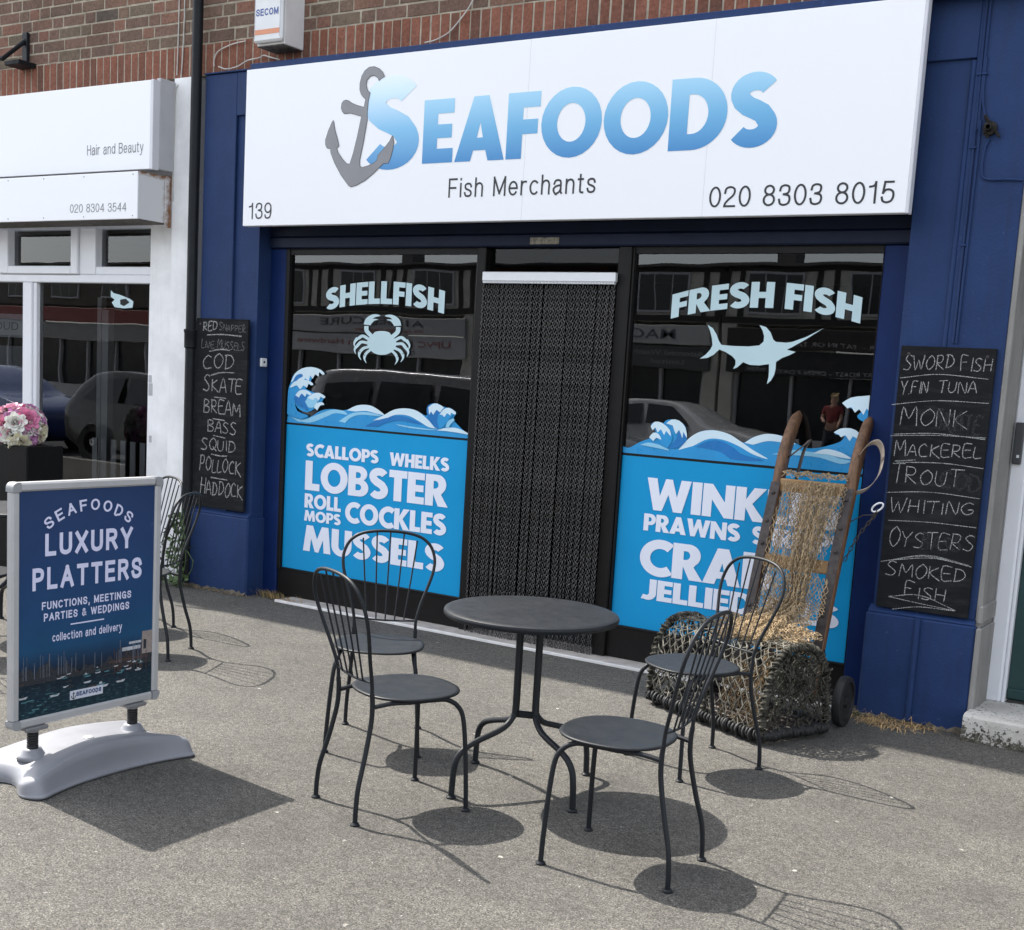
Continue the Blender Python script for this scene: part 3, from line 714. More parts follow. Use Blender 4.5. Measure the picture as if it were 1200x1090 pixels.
# left window: photo region 330..560 x 420..540 shown 5.217 times enlarged
def A(L, k=0):
    L = sm(L, k) if k else L
    return px(L, VY, 5.217, 330, 420)
tops = A([(40, 330), (70, 345), (110, 362), (170, 360), (240, 320), (310, 310), (380, 318), (440, 300), (500, 284), (560, 296), (630, 345), (690, 316), (760, 306), (820, 318), (880, 350), (900, 330), (890, 300), (910, 280), (950, 276), (990, 296), (1040, 310), (1068, 335), (1050, 370), (1080, 410), (1130, 455), (1165, 472)], 4)
polys = [(0, wave_base(tops, -6.119, -4.563, VY))]
polys += [(1, A([(60, 360), (130, 375), (200, 352), (270, 325), (320, 313), (380, 322), (400, 345), (330, 335), (260, 362), (180, 392), (100, 385)], 4)),
          (2, A([(400, 318), (450, 292), (500, 284), (560, 295), (628, 344), (590, 340), (520, 322), (450, 325)], 4)),
          (1, A([(350, 385), (420, 340), (490, 328), (560, 335), (610, 352), (560, 350), (480, 345), (420, 365), (390, 395)], 4)),
          (2, A([(560, 380), (630, 345), (690, 314), (760, 306), (830, 322), (890, 370), (950, 425), (900, 420), (850, 390), (780, 352), (700, 345), (630, 372)], 4)),
          (3, A([(510, 415), (570, 385), (640, 365), (720, 352), (800, 372), (860, 405), (800, 395), (720, 380), (640, 395), (590, 418)], 4)),
          (1, A([(700, 402), (800, 418), (900, 432), (960, 438), (900, 438), (800, 428), (720, 412)], 3)),
          (2, A([(950, 440), (1010, 425), (1080, 428), (1150, 462), (1160, 470), (1080, 455), (1010, 445)], 4)),
          (3, A([(895, 370), (890, 310), (905, 285), (950, 278), (985, 300), (975, 330), (960, 360), (970, 420), (940, 425)], 4)),
          (2, A([(900, 300), (925, 280), (955, 277), (995, 300), (985, 312), (970, 330), (950, 315), (930, 345), (918, 325), (905, 345)], 2)),
          (0, A([(960, 345), (990, 315), (1030, 303), (1060, 330), (1030, 370), (1000, 410), (970, 432), (955, 390)], 4)),
          (2, A([(970, 345), (990, 315), (1025, 302), (1068, 328), (1062, 345), (1040, 332), (1035, 350), (1015, 335), (1000, 358), (985, 345)], 2)),
          (1, A([(1005, 420), (1020, 385), (1050, 368), (1060, 380), (1040, 400), (1025, 425)], 3))]
# the tall curling wave at the left edge
polys += [(0, A([(38, 340), (45, 200), (60, 150), (80, 100), (130, 65), (190, 55), (240, 75), (200, 95), (180, 150), (150, 180), (180, 200), (260, 235), (230, 290), (160, 330), (100, 300), (85, 250), (100, 320), (170, 352), (120, 372)], 3)),
          (2, A([(62, 148), (85, 95), (130, 62), (190, 53), (245, 70), (268, 95), (255, 100), (235, 85), (230, 112), (210, 98), (195, 125), (180, 105), (170, 140), (150, 122), (130, 150), (110, 140), (85, 130)], 2)),
          (3, A([(75, 140), (95, 105), (125, 95), (135, 110), (110, 125), (90, 145)], 3)),
          (2, A([(55, 180), (80, 145), (130, 130), (180, 140), (200, 160), (185, 165), (170, 155), (160, 180), (140, 165), (120, 190), (100, 165), (80, 172)], 2)),
          (3, A([(80, 250), (95, 215), (130, 200), (160, 225), (150, 270), (170, 320), (130, 300), (100, 285)], 3)),
          (2, A([(90, 225), (115, 198), (150, 192), (190, 215), (175, 225), (160, 215), (150, 235), (130, 215), (112, 240)], 2)),
          (1, A([(150, 265), (175, 230), (215, 213), (250, 222), (230, 260), (200, 300), (170, 300)], 3)),
          (2, A([(165, 240), (200, 215), (240, 212), (275, 235), (262, 245), (245, 235), (235, 258), (215, 240), (200, 255), (180, 248)], 2)),
          (2, A([(205, 300), (220, 275), (255, 268), (268, 285), (245, 288), (225, 318)], 2))]
flat(polys, 'wave_graphic', WM, wl, VY)
# right window: region 720..1020 x 450..560 shown 4 times enlarged
def B(L, k=0):
    L = sm(L, k) if k else L
    return px(L, VY, 4, 720, 450)
tops = B([(40, 292), (70, 298), (120, 272), (165, 255), (175, 235), (195, 225), (172, 195), (190, 178), (225, 185), (250, 168), (300, 172), (335, 205), (342, 262), (390, 228), (450, 216), (510, 226), (560, 250), (605, 275), (650, 250), (720, 235), (790, 245), (850, 278), (900, 300), (950, 300), (1000, 290), (1060, 270), (1090, 240), (1140, 250)], 4)
polys = [(0, wave_base(tops, -3.461, -2.024, VY)),
         (2, B([(300, 310), (350, 255), (400, 225), (460, 217), (530, 232), (590, 268), (650, 310), (720, 352), (650, 330), (580, 290), (510, 262), (440, 258), (370, 290)], 4)),
         (3, B([(380, 295), (440, 268), (500, 268), (560, 300), (600, 330), (700, 360), (560, 355), (500, 320), (440, 305)], 4)),
         (2, B([(610, 276), (660, 247), (720, 234), (790, 246), (850, 282), (790, 275), (720, 268), (650, 285)], 4)),
         (1, B([(740, 330), (830, 310), (920, 318), (1000, 330), (1060, 350), (1110, 362), (1060, 375), (960, 345), (860, 335)], 4)),
         (2, B([(930, 325), (990, 305), (1060, 320), (1110, 350), (1060, 345), (1000, 330)], 4)),
         (1, B([(120, 285), (160, 275), (210, 285), (260, 312), (200, 300)], 3)),
         (3, B([(250, 300), (290, 260), (300, 210), (280, 172), (320, 190), (338, 230), (330, 275), (290, 302)], 3)),
         (2, B([(245, 185), (270, 167), (305, 172), (335, 205), (342, 255), (325, 225), (320, 255), (305, 215), (290, 235), (275, 195)], 2)),
         (0, B([(205, 260), (190, 235), (215, 205), (250, 215), (275, 250), (250, 300), (225, 285)], 3)),
         (2, B([(172, 200), (190, 178), (225, 182), (262, 215), (265, 245), (245, 220), (235, 240), (220, 212), (205, 228), (195, 205), (182, 218)], 2)),
         (2, B([(165, 250), (185, 228), (210, 235), (222, 262), (200, 252), (185, 268)], 2))]
polys += [(0, B([(1035, 235), (1060, 215), (1110, 212), (1150, 235), (1150, 330), (1100, 330), (1075, 285), (1095, 250)], 3)),
          (2, B([(1030, 228), (1060, 210), (1110, 208), (1150, 230), (1150, 262), (1120, 245), (1105, 268), (1085, 240), (1065, 250), (1055, 238)], 2)),
          (0, B([(1085, 100), (1120, 65), (1180, 58), (1215, 70), (1208, 180), (1165, 175), (1140, 150), (1175, 120), (1130, 125)], 3)),
          (2, B([(1070, 90), (1110, 65), (1170, 57), (1217, 62), (1212, 140), (1185, 115), (1170, 145), (1150, 118), (1130, 135), (1115, 110), (1095, 115)], 2))]
flat(polys, 'wave_graphic', WM, wr, VY)
TY = VY - .003
for w, x0, x1, z0, h in (('SCALLOPS', -5.928, -5.286, 1.017, .088), ('WHELKS', -5.193, -4.706, 1.014, .088), ('LOBSTER', -5.928, -4.708, .782, .205),
                         ('ROLL', -5.926, -5.594, .658, .1), ('MOPS', -5.925, -5.592, .566, .075), ('COCKLES', -5.557, -4.705, .596, .14), ('MUSSELS', -5.925, -4.706, .355, .182)):
    heavy_text(w, x0, x1, z0, h, TY, 'lettering', M['vinyl_white'], wl)
for w, x0, x1, z0, h in (('WINKLES', -3.285, -2.12, .921, .187), ('PRAWNS', -3.29, -2.685, .797, .1), ('SHRIMPS', -2.615, -2.1, .797, .1), ('CRAB', -3.3, -2.47, .54, .207),
                         ('JELLIED', -3.27, -2.57, .392, .122), ('EELS', -2.5, -2.08, .392, .122)):
    heavy_text(w, x0, x1, z0, h, TY, 'lettering', M['vinyl_white'], wr)
def arch(x0, x1, ze, zm, h):
    def f(u, v):
        c = 1 - (2 * u - 1) ** 2
        return x0 + (x1 - x0) * u, ze + (zm - ze) * c + v * (h + .004 * c)
    return f
heavy_text('SHELLFISH', -5.8, -4.806, 0, 1, TY, 'lettering', M['vinyl_frost'], wl, gap=.03, warp=arch(-5.8, -4.806, 2.014, 2.068, .142))
heavy_text('FRESH FISH', -3.214, -2.116, 0, 1, TY, 'lettering', M['vinyl_frost'], wr, gap=.03, warp=arch(-3.214, -2.116, 2.022, 2.094, .135))
# crab
cx_, cz_ = at(447.5, 404, VY).x, at(447.5, 402, VY).z
cp = []
body = ell(0, 0, .112, .085, 0, 360, 30); body = [(x, z * (1.0 if z < 0 else .86) + .012 * (abs(x) < .06 and z > 0)) for x, z in body]
body = [(x * 1.1, z * .92) for x, z in body]; cp.append((0, [(cx_ + x, cz_ + z) for x, z in body]))
for sx in (-1, 1):
    L = lambda pts, w: cp.append((0, [(cx_ + sx * x * 1.08, cz_ + z * .74) for x, z in stroke([(q.x, q.y) for q in smooth_path([(a, b, 0) for a, b in pts], 4)], w)]))
    for pts, w in (([(.08, .055), (.12, .1), (.125, .145)], .034), ([(.118, .155), (.11, .2), (.07, .235), (.02, .24)], lambda t: .052 * (1 - t) ** .7 + .006), ([(.1, .175), (.07, .2), (.035, .205)], lambda t: .03 * (1 - t) + .004),
                   ([(.105, .03), (.15, .055), (.185, .03)], .026), ([(.19, .035), (.215, -.01), (.21, -.05)], lambda t: .026 * (1 - t) + .003),
                   ([(.11, -.005), (.16, .0), (.19, -.035)], .025), ([(.192, -.035), (.21, -.07), (.2, -.11)], lambda t: .024 * (1 - t) + .003),
                   ([(.1, -.04), (.14, -.055), (.165, -.085)], .024), ([(.168, -.088), (.172, -.125), (.155, -.16)], lambda t: .023 * (1 - t) + .003),
                   ([(.085, -.065), (.11, -.09), (.125, -.115)], .022), ([(.127, -.118), (.128, -.15), (.112, -.185)], lambda t: .022 * (1 - t) + .003)):
        L(pts, w)
flat(cp, 'crab_graphic', M['vinyl_frost'], wl, TY, .0002)
# swordfish: region 700..1080 x 270..560 shown 3.158 times enlarged
fish = [(840, 361), (775, 402), (720, 433), (702, 442), (735, 450), (712, 462), (685, 472), (662, 487), (660, 515), (655, 535), (643, 556), (628, 569), (634, 545), (636, 520), (636, 495), (600, 500), (565, 498), (540, 488), (530, 497), (517, 508), (503, 513), (512, 497), (512, 480), (500, 466), (475, 450), (452, 441), (432, 460), (408, 472), (380, 475), (402, 460), (420, 440), (427, 425), (425, 400), (418, 372), (409, 350), (428, 362), (442, 385), (450, 408), (460, 424), (500, 428), (560, 430), (600, 426), (616, 412), (618, 392), (612, 370), (601, 351), (625, 358), (642, 378), (652, 405), (662, 413), (700, 416), (722, 413), (773, 395)]
flat([(0, px(fish, VY, 3.158, 700, 270))], 'swordfish_graphic', M['vinyl_frost'], wr, TY)

# ------------------------------------------------------------------ chain curtain
cc = thing('chain_curtain', 'black metal chain fly curtain hanging in the shop doorway', 'door curtain', (-4.03, 6.575, 2.25))
g = G(); g.box((-4.476, 6.558, 2.216), (-3.548, 6.592, 2.272), .004); rail = obj('rail', g, M['alu'], cc)
g = G()
for k in range(92): g.box((-4.4715 + k * .01, 6.562, 2.204), (-4.4655 + k * .01, 6.588, 2.2158))
obj('hook_row', g, M['alu'], rail)
def strand_mesh():
    g = G(); z = 2.203; k = 0
    while z > .03:
        # each link a flattened ring, turned a quarter from the last
        a = .0074; b = .0118; ring = []
        for i in range(6):
            t = 2 * PI * i / 6; ring.append((a * math.cos(t), b * math.sin(t)))
        ang = (PI / 4 if k % 2 else -PI / 4) + random.uniform(-.12, .12)
        c, s_ = math.cos(ang), math.sin(ang)
        g.tube([(x * c, x * s_, z - b + y) for x, y in ring], .0021, 4, closed=True)
        z -= .0178; k += 1
    return g
protos = []
for k in range(3):
    g = strand_mesh(); me = bpy.data.meshes.new('strand'); me.from_pydata(g.v, [], g.f); me.materials.append(M['chain']); protos.append(me)
for k in range(53):
    o = bpy.data.objects.new('strand', protos[k % 3]); COL.objects.link(o); o.parent = cc
    x = -4.469 + k * .0175
    o.location = Vector((x + random.uniform(-.002, .002), 6.575 + .012 * math.sin(k * .31) * random.random(), 0)) - cc.location
    o.rotation_euler = (random.uniform(-.002, .004), random.uniform(-.0025, .0025), random.uniform(-.2, .2))
    o.location.z = -cc.location.z
    # turn about the hook, not the floor
    o.matrix_basis = Matrix.Translation(Vector((o.location.x, o.location.y, 0))) @ o.rotation_euler.to_matrix().to_4x4() @ Matrix.Translation(Vector((0, 0, -cc.location.z - (.0089 if k % 2 else 0))))

# ------------------------------------------------------------------ main sign
sg = thing('fascia_sign', 'white fascia sign reading Seafoods Fish Merchants with an anchor', 'shop sign', (-4.06, 6.36, 2.54))
SX0, SX1, SZ0, SZ1, SY = -6.292, -1.838, 2.541, 3.549, 6.33
g = G(); g.box((SX0, SY, SZ0), (SX1 - .010, 6.385, SZ1), .003); obj('panel', g, M['sign'], sg)
g = G(); g.box((SX1 - .0095, SY - .003, SZ0 - .003), (SX1 + .004, 6.385, SZ1 + .003), .003); obj('edge_trim', g, M['trim'], sg)
g = G(); g.box((SX0 + .03, 6.386, SZ0 + .03), (SX1 - .03, 6.469, SZ1 - .005)); obj('backing', g, M['navy'], sg)
LY = SY - .0015
M['joint'] = mat_var('panel_joint', (.62, .63, .67, 1), .05, 5, .4)
for xx in (-4.07, -2.93): g = G(); g.box((xx, SY - .0004, SZ0 + .004), (xx + .0022, SY + .002, SZ1 - .004)); obj('panel_joint', g, M['joint'], sg)
M['inkS'] = m_grad('blue_fade_ink_large', 2.86, 3.42, [(0, srgb(50, 128, 188)), (.45, srgb(124, 186, 224)), (.82, srgb(205, 230, 246)), (1, srgb(226, 238, 250))])
M['inkB'] = m_grad('blue_fade_ink', 2.88, 3.27, [(0, srgb(50, 128, 188)), (.5, srgb(104, 172, 214)), (1, srgb(162, 210, 236))])
heavy_text('S', -5.275, -4.838, 2.868, .548, LY, 'lettering', M['inkS'], sg, slant=.0)
heavy_text('EAFOODS', -4.806, -2.548, 2.889, .37, LY, 'lettering', M['inkB'], sg, gap=.03)
sans_text('Fish Merchants', -4.597, -3.587, 2.683, .112, LY, 'lettering', M['ink'], sg, w=.1)
sans_text('020 8303 8015', -2.893, -1.91, 2.588, .108, LY, 'lettering', M['ink'], sg, w=.095, gap=.14)
sans_text('139', -6.236, -6.03, 2.585, .106, LY, 'lettering', M['ink'], sg, w=.095, gap=.14)
anc = [(555, 135), (540, 100), (510, 70), (470, 53), (430, 58), (395, 85), (368, 130), (353, 190), (352, 240), (362, 275), (380, 300), (398, 318), (386, 378), (330, 362), (290, 345), (268, 328), (245, 320), (222, 328), (208, 350), (203, 385), (212, 415), (228, 434), (250, 433), (280, 430), (365, 455), (335, 600), (300, 745), (272, 832), (248, 828), (215, 790), (185, 745), (172, 712), (190, 690), (180, 640), (158, 560), (148, 495), (142, 482), (130, 500), (100, 570), (78, 640), (78, 680), (90, 708), (118, 714), (120, 745), (150, 825), (200, 920), (260, 1005), (283, 1020), (330, 1005), (400, 965), (470, 905), (520, 855), (545, 832), (580, 832), (600, 790), (620, 720), (628, 660), (622, 612), (612, 605), (590, 650), (540, 715), (495, 765), (490, 800), (470, 820), (420, 845), (370, 860), (355, 845), (356, 800), (385, 660), (416, 480), (416, 420), (425, 330), (440, 265), (418, 245), (408, 205), (415, 165), (440, 135), (470, 130), (495, 145), (507, 172), (530, 152)]
an = px(anc, SY, 6.815, 370, 70)
cxa = sum(p[0] for p in an) / len(an)
vs_ = [(p[0], p[2]) for p in an]
# dark outline under the grey fill, both flat prints
def inset(poly, d):
    n = len(poly); A_ = sum(poly[i][0] * poly[(i + 1) % n][1] - poly[(i + 1) % n][0] * poly[i][1] for i in range(n)); sgn = 1 if A_ > 0 else -1
    out = []
    for i in range(n):
        a, b, c = poly[i - 1], poly[i], poly[(i + 1) % n]
        t = Vector((c[0] - a[0], c[1] - a[1])).normalized(); out.append((b[0] - t.y * d * sgn, b[1] + t.x * d * sgn))
    return out
flat([(0, vs_), (1, inset(vs_, .0035))], 'anchor_emblem', [M['gunline'], M['gun']], sg, LY - .001, .0008)

# ------------------------------------------------------------------ chalkboards
CH = {'A': [[(0, 0), (.32, 1), (.62, 0)], [(.12, .36), (.52, .38)]], 'B': [[(.05, 0), (.05, 1)], [(.05, 1), (.42, .95), (.45, .7), (.08, .54), (.52, .42), (.5, .08), (.03, 0)]], 'C': [[(.56, .86), (.35, 1), (.1, .75), (.04, .4), (.2, .05), (.6, .08)]],
      'D': [[(.06, 0), (.06, 1)], [(.0, .98), (.4, .92), (.6, .5), (.4, .1), (.02, 0)]], 'E': [[(.55, .98), (.06, .98), (.05, .02), (.58, .03)], [(.06, .52), (.44, .55)]], 'F': [[(.05, 0), (.06, 1), (.55, .98)], [(.06, .55), (.42, .55)]],
      'G': [[(.58, .85), (.34, 1), (.08, .7), (.05, .35), (.3, .02), (.6, .2), (.6, .42), (.36, .42)]], 'H': [[(.05, 0), (.06, 1)], [(.56, 0), (.58, 1)], [(.06, .5), (.58, .52)]], 'I': [[(.12, 0), (.12, 1)]], 'J': [[(.4, 1), (.4, .2), (.2, 0), (.0, .18)]],
      'K': [[(.06, 0), (.06, 1)], [(.55, .95), (.1, .48), (.68, -.12)]], 'L': [[(.06, 1), (.05, .02), (.52, .05)]], 'M': [[(.02, 0), (.1, 1), (.38, .35), (.66, 1), (.76, 0)]], 'N': [[(.05, 0), (.07, 1), (.56, .02), (.6, 1)]],
      'O': [[(.34, 1), (.08, .72), (.06, .3), (.3, .0), (.58, .28), (.6, .7), (.34, 1)]], 'P': [[(.06, 0), (.06, 1)], [(.0, .98), (.42, .96), (.52, .72), (.38, .5), (.06, .46)]], 'Q': [[(.34, 1), (.08, .72), (.06, .3), (.3, .0), (.58, .28), (.6, .7), (.34, 1)], [(.36, .28), (.68, -.1)]],
      'R': [[(.06, 0), (.06, 1)], [(.02, .98), (.42, .96), (.5, .72), (.36, .5), (.08, .46), (.6, 0)]], 'S': [[(.56, .9), (.28, 1), (.08, .76), (.3, .54), (.54, .3), (.36, .03), (.0, .1)]], 'T': [[(-.02, .96), (.62, 1)], [(.3, .98), (.28, 0)]],
      'U': [[(.05, 1), (.06, .3), (.26, .02), (.52, .2), (.56, 1)]], 'V': [[(.0, 1), (.28, 0), (.56, 1)]], 'W': [[(.0, 1), (.2, 0), (.4, .7), (.6, 0), (.82, 1)]], 'X': [[(0, 0), (.56, 1)], [(.02, 1), (.58, 0)]], 'Y': [[(.0, 1), (.28, .52), (.6, 1)], [(.28, .52), (.24, 0)]], 'Z': [[(0, 1), (.55, 1), (0, 0), (.58, .02)]],
      '.': [[(.05, .02), (.09, .0)]], ' ': []}
CW = {'M': .86, 'W': .92, 'I': .26, 'E': .66, 'L': .6, 'T': .66, '.': .2, ' ': .35, 'J': .5}
rc = random.Random(21)
def chalk(g, word, p0, p1, h, Y, r, sizes=None, jit=.085):
    """handwritten capitals along the line p0-p1 (x, z)"""
    tot = sum(CW.get(c.upper(), .74) for c in word) - .1; x = 0
    dx, dz = p1[0] - p0[0], p1[1] - p0[1]
    for i, c in enumerate(word):
        hh = h * (sizes[i] if sizes else (1.0 + rc.uniform(-.12, .12)) * (1.15 if i == 0 else 1))
        dy = rc.uniform(-.06, .06) * h
        k = 1 / tot
        for pl_ in CH.get(c.upper(), []):
            sl = rc.uniform(-.02, .12)
            P_ = [(p0[0] + dx * (x + a) * k + sl * b * hh + rc.uniform(-jit, jit) * .14 * h, Y, p0[1] + dz * (x + a) * k + b * hh + dy + rc.uniform(-jit, jit) * .35 * h) for a, b in pl_]
            if len(P_) > 2: P_ = smooth_path(P_, 3)
            g.tube(P_, [r * rc.uniform(.75, 1.25) for _ in P_], 5, flat=(1, .25, 1))
        x += CW.get(c.upper(), .74)
def line(g, pts, Y, r): 
    P_ = smooth_path([(a, Y, b) for a, b in pts], 5)
    g.tube(P_, [r * rc.uniform(.6, 1.2) for _ in P_], 5, flat=(1, .25, 1))
def board(x0, x1, z0, z1, label):
    t = thing('chalkboard', label, 'chalkboard', ((x0 + x1) / 2, 6.45, z0))
    g = G(); g.box((x0, 6.448, z0), (x1, 6.466, z1), .002); obj('board', g, M['board'], t)
    g = G()
    for sx in (x0 + .04, x1 - .04): g.lathe([(0, -.004), (.008, -.003), (.009, 0)], (sx, 6.448, z1 - .04), 10, 'y')
    obj('screw', g, M['iron'], t, smooth=True); return t
BY = 6.4475
def q(pxy): p = at(pxy[0], pxy[1], BY); return (p.x, p.z)
bl = board(-6.832, -6.328, .592, 1.928, 'narrow chalkboard on the left blue pilaster listing cod, skate and haddock')
# region 220..300 x 360..610 shown 4.36 times enlarged
qa = lambda a, b: q((220 + a / 4.36, 360 + b / 4.36))
def vhs(fn, a, b, b2): return abs(fn(a, b)[1] - fn(a, b2)[1])
g = G(); gf = G()
for w, a0, b0, a1, b1, hp, fz in (('RED', 78, 122, 150, 115, 42, 0), ('SNAPPER', 160, 118, 296, 130, 34, 1), ('LIVE', 70, 205, 135, 208, 36, 1), ('MUSSELS', 150, 208, 290, 225, 40, 1), ('COD', 76, 318, 238, 310, 66, 0), ('SKATE', 78, 425, 275, 442, 68, 0), ('BREAM', 80, 535, 268, 560, 66, 0),
                                  ('BASS', 100, 632, 248, 660, 58, 0), ('SQUID', 66, 725, 242, 745, 58, 0), ('POLLOCK', 58, 830, 270, 855, 70, 0), ('HADDOCK', 62, 950, 278, 980, 70, 0)):
    h = vhs(qa, a0, b0, b0 - hp); chalk(gf if fz else g, w, qa(a0, b0), qa(a1, b1), h, BY, .0041 if not fz else .0034)
for L in ([(98, 142), (180, 140), (275, 150)], [(110, 226), (170, 216), (215, 222)], [(118, 348), (170, 335), (238, 336)], [(136, 460), (195, 466)], [(128, 570), (190, 580)], [(130, 655), (192, 670)], [(120, 750), (160, 760), (202, 762)], [(118, 870), (202, 884)]):
    line(g, [qa(*p) for p in L], BY, .0045)
obj('chalk_writing', g, M['chalk'], bl); obj('faint_writing', gf, M['chalk_faint'], bl)
brd = board(-1.836, -1.377, .582, 1.909, 'wide chalkboard on the right blue pilaster listing monk, trout and oysters')
# region 1020..1180 x 390..740 shown 3.1125 times enlarged
qb = lambda a, b: q((1020 + a / 3.1125, 390 + b / 3.1125))
g = G(); gf = G()
for w, a0, b0, a1, b1, hp, fz in (('SWORD', 118, 138, 305, 130, 52, 0), ('FISH', 326, 138, 442, 140, 52, 0), ('Y.FIN', 110, 222, 208, 220, 42, 0), ('TUNA', 246, 218, 388, 222, 40, 0), ('MONK', 106, 338, 350, 345, 62, 0), ('MACKEREL', 86, 448, 402, 458, 46, 0), ('TROUT', 76, 545, 325, 568, 58, 0),
                                  ('WHITING', 68, 652, 372, 668, 46, 0), ('OYSTERS', 64, 778, 376, 800, 62, 0), ('SMOKED', 54, 885, 345, 912, 48, 0), ('FISH', 120, 960, 272, 985, 44, 0), ('SKATE', 230, 350, 400, 372, 70, 1), ('COD', 250, 560, 400, 590, 60, 1), ('BASS', 180, 790, 330, 800, 50, 1)):
    h = vhs(qb, a0, b0, b0 - hp); chalk(gf if fz else g, w, qb(a0, b0), qb(a1, b1), h, BY + (.0006 if fz else 0), .0023 if not fz else .008)
for L in ([(108, 165), (250, 152), (430, 170)], [(78, 262), (240, 248), (432, 258)], [(84, 370), (240, 368), (418, 390)], [(72, 376), (230, 374), (420, 384)], [(88, 468), (165, 464)], [(96, 472), (260, 476), (412, 496)], [(60, 582), (220, 582), (400, 606)],
          [(64, 684), (220, 692), (388, 712)], [(38, 834), (200, 815), (368, 855)], [(70, 830), (210, 812), (360, 850)], [(90, 828), (220, 822), (340, 846)], [(66, 962), (180, 958), (310, 1014)], [(66, 962), (190, 990), (308, 1015), (180, 1000), (80, 1008)]):
    line(g, [qb(*p) for p in L], BY, .002)
obj('chalk_writing', g, M['chalk'], brd); obj('smudged_writing', gf, M['chalk_smear'], brd)

# ------------------------------------------------------------------ hair salon next door
sa = thing('salon_shopfront', 'white framed hair salon shopfront left of the drainpipe', 'shop front', (-8.2, 6.6, 0))
g = G(); g.box((-7.165, 6.5, -.05), (-6.932, 6.9, 3.597), .004); g.box((-7.45, 6.56, .0), (-7.166, 6.9, 2.6), .003); g.box((-8.84, 6.58, -.02), (-7.451, 6.9, .30), .004)
g.box((-20, 6.5, -.05), (-10.2, 6.9, 3.597)); g.box((-10.199, 6.7, 2.585), (-7.166, 6.9, 3.597))  # long first box: unseen wall, added to block low sun from the left
obj('wall', g, M['whitewall'], sa)
g = G(); g.box((-7.1662, 6.506, 0), (-7.1652, 6.56, 2.6)); g.box((-7.19, 6.5605, 0), (-7.18, 6.5585, 2.58)); obj('joint', g, M['trim'], sa)
g = G(); z0, z1 = .3005, 2.5845
g.box((-8.955, 6.575, -.02), (-8.841, 6.68, 2.172), .006)                       # mullion
g.box((-10.19, 6.578, 2.1725), (-7.451, 6.68, 2.235), .006)                       # transom
g.box((-8.84, 6.59, .3005), (-7.451, 6.66, .35), .006); g.box((-7.485, 6.585, .3505), (-7.451, 6.66, 2.172), .006); g.box((-8.84, 6.59, .3505), (-8.80, 6.66, 2.172), .006)
g.box((-8.265, 6.576, 2.2355), (-8.08, 6.68, 2.584), .006); g.box((-7.462, 6.576, 2.2355), (-7.451, 6.68, 2.584)); g.box((-9.32, 6.576, 2.2355), (-9.235, 6.68, 2.584), .006)
g.box((-10.19, 6.58, 2.56), (-9.321, 6.68, 2.584)); g.box((-8.0795, 6.58, 2.2355), (-7.4625, 6.68, 2.296), .006)
wf = obj('window_frame', g, M['upvc'], sa)
g = G(); g.add([(-8.80, 6.625, .35), (-7.485, 6.625, .35), (-7.485, 6.625, 2.172), (-8.80, 6.625, 2.172)], [(0, 1, 2, 3)]); obj('pane', g, M['glass2'], wf)
g = G(); g.add([(-8.08, 6.64, 2.296), (-7.462, 6.64, 2.296), (-7.462, 6.64, 2.584), (-8.08, 6.64, 2.584)], [(0, 1, 2, 3)]); obj('fanlight', g, M['glass2'], wf)
g = G()   # opening top light: sash proud of the frame
x0, x1, z0, z1 = -9.234, -8.266, 2.2365, 2.583
g.box((x0, 6.555, z0), (x0 + .115, 6.66, z1), .006); g.box((x1 - .08, 6.555, z0), (x1, 6.66, z1), .006); g.box((x0 + .1155, 6.555, z0), (x1 - .0805, 6.66, z0 + .062), .006)
sash = obj('top_light', g, M['upvc'], sa, label='opening top light')
g = G(); g.add([(x0 + .1155, 6.62, z0 + .062), (x1 - .0805, 6.62, z0 + .062), (x1 - .0805, 6.62, z1), (x0 + .1155, 6.62, z1)], [(0, 1, 2, 3)]); obj('pane', g, M['glass2'], sash)
# entrance door with dark glass
g = G(); g.box((-10.19, 6.60, .0), (-10.1, 6.68, 2.172), .004); g.box((-10.0995, 6.60, .0), (-8.9555, 6.68, .09), .004); dr = obj('door', g, M['black_frame'], sa)
g = G(); g.add([(-10.1, 6.64, .09), (-8.956, 6.64, .09), (-8.956, 6.64, 2.172), (-10.1, 6.64, 2.172)], [(0, 1, 2, 3)]); obj('pane', g, M['glass2'], dr)
g = G(); g.box((-10.05, 6.67, 1.73), (-8.97, 6.675, 1.92)); po = obj('poster', g, mat_var('grey_poster', (.33, .34, .36, 1), .08, 4, .6), dr)
plain_text('CLOUD NINE', -9.62, -8.76, 1.79, .062, 6.668, 'lettering', M['ink'], po)
g = G(); g.box((-10.05, 6.69, .55), (-8.97, 6.695, 1.66)); obj('blind', g, mat_var('pale_blind', (.16, .165, .18, 1), .15, 2, .7), dr)
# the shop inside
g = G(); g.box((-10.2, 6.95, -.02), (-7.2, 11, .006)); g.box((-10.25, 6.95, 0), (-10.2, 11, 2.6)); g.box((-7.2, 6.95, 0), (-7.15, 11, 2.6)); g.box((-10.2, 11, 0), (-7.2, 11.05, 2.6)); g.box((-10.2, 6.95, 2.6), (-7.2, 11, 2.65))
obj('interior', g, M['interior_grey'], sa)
g = G(); g.box((-8.6, 9.2, 0), (-7.5, 9.7, 1.0), .02); g.box((-8.62, 9.15, 1.0), (-7.48, 9.75, 1.05), .01); g.box((-8.5, 9.66, 1.3), (-7.3, 9.7, 1.9), .01)
ct = obj('counter', g, mat_var('salon_wood', (.2, .1, .05, 1), .3, 6, .5), sa)
g = G()
for k in range(9):
    x = -8.5 + k * .12; h = random.uniform(.08, .22); g.lathe([(.02, 1.05), (.03, 1.06), (.03, 1.05 + h * .7), (.012, 1.05 + h * .8), (.012, 1.05 + h)], (x, 9.4 + random.uniform(-.1, .1), 0), 8)
obj('bottle_row', g, M['boxwhite'], ct)
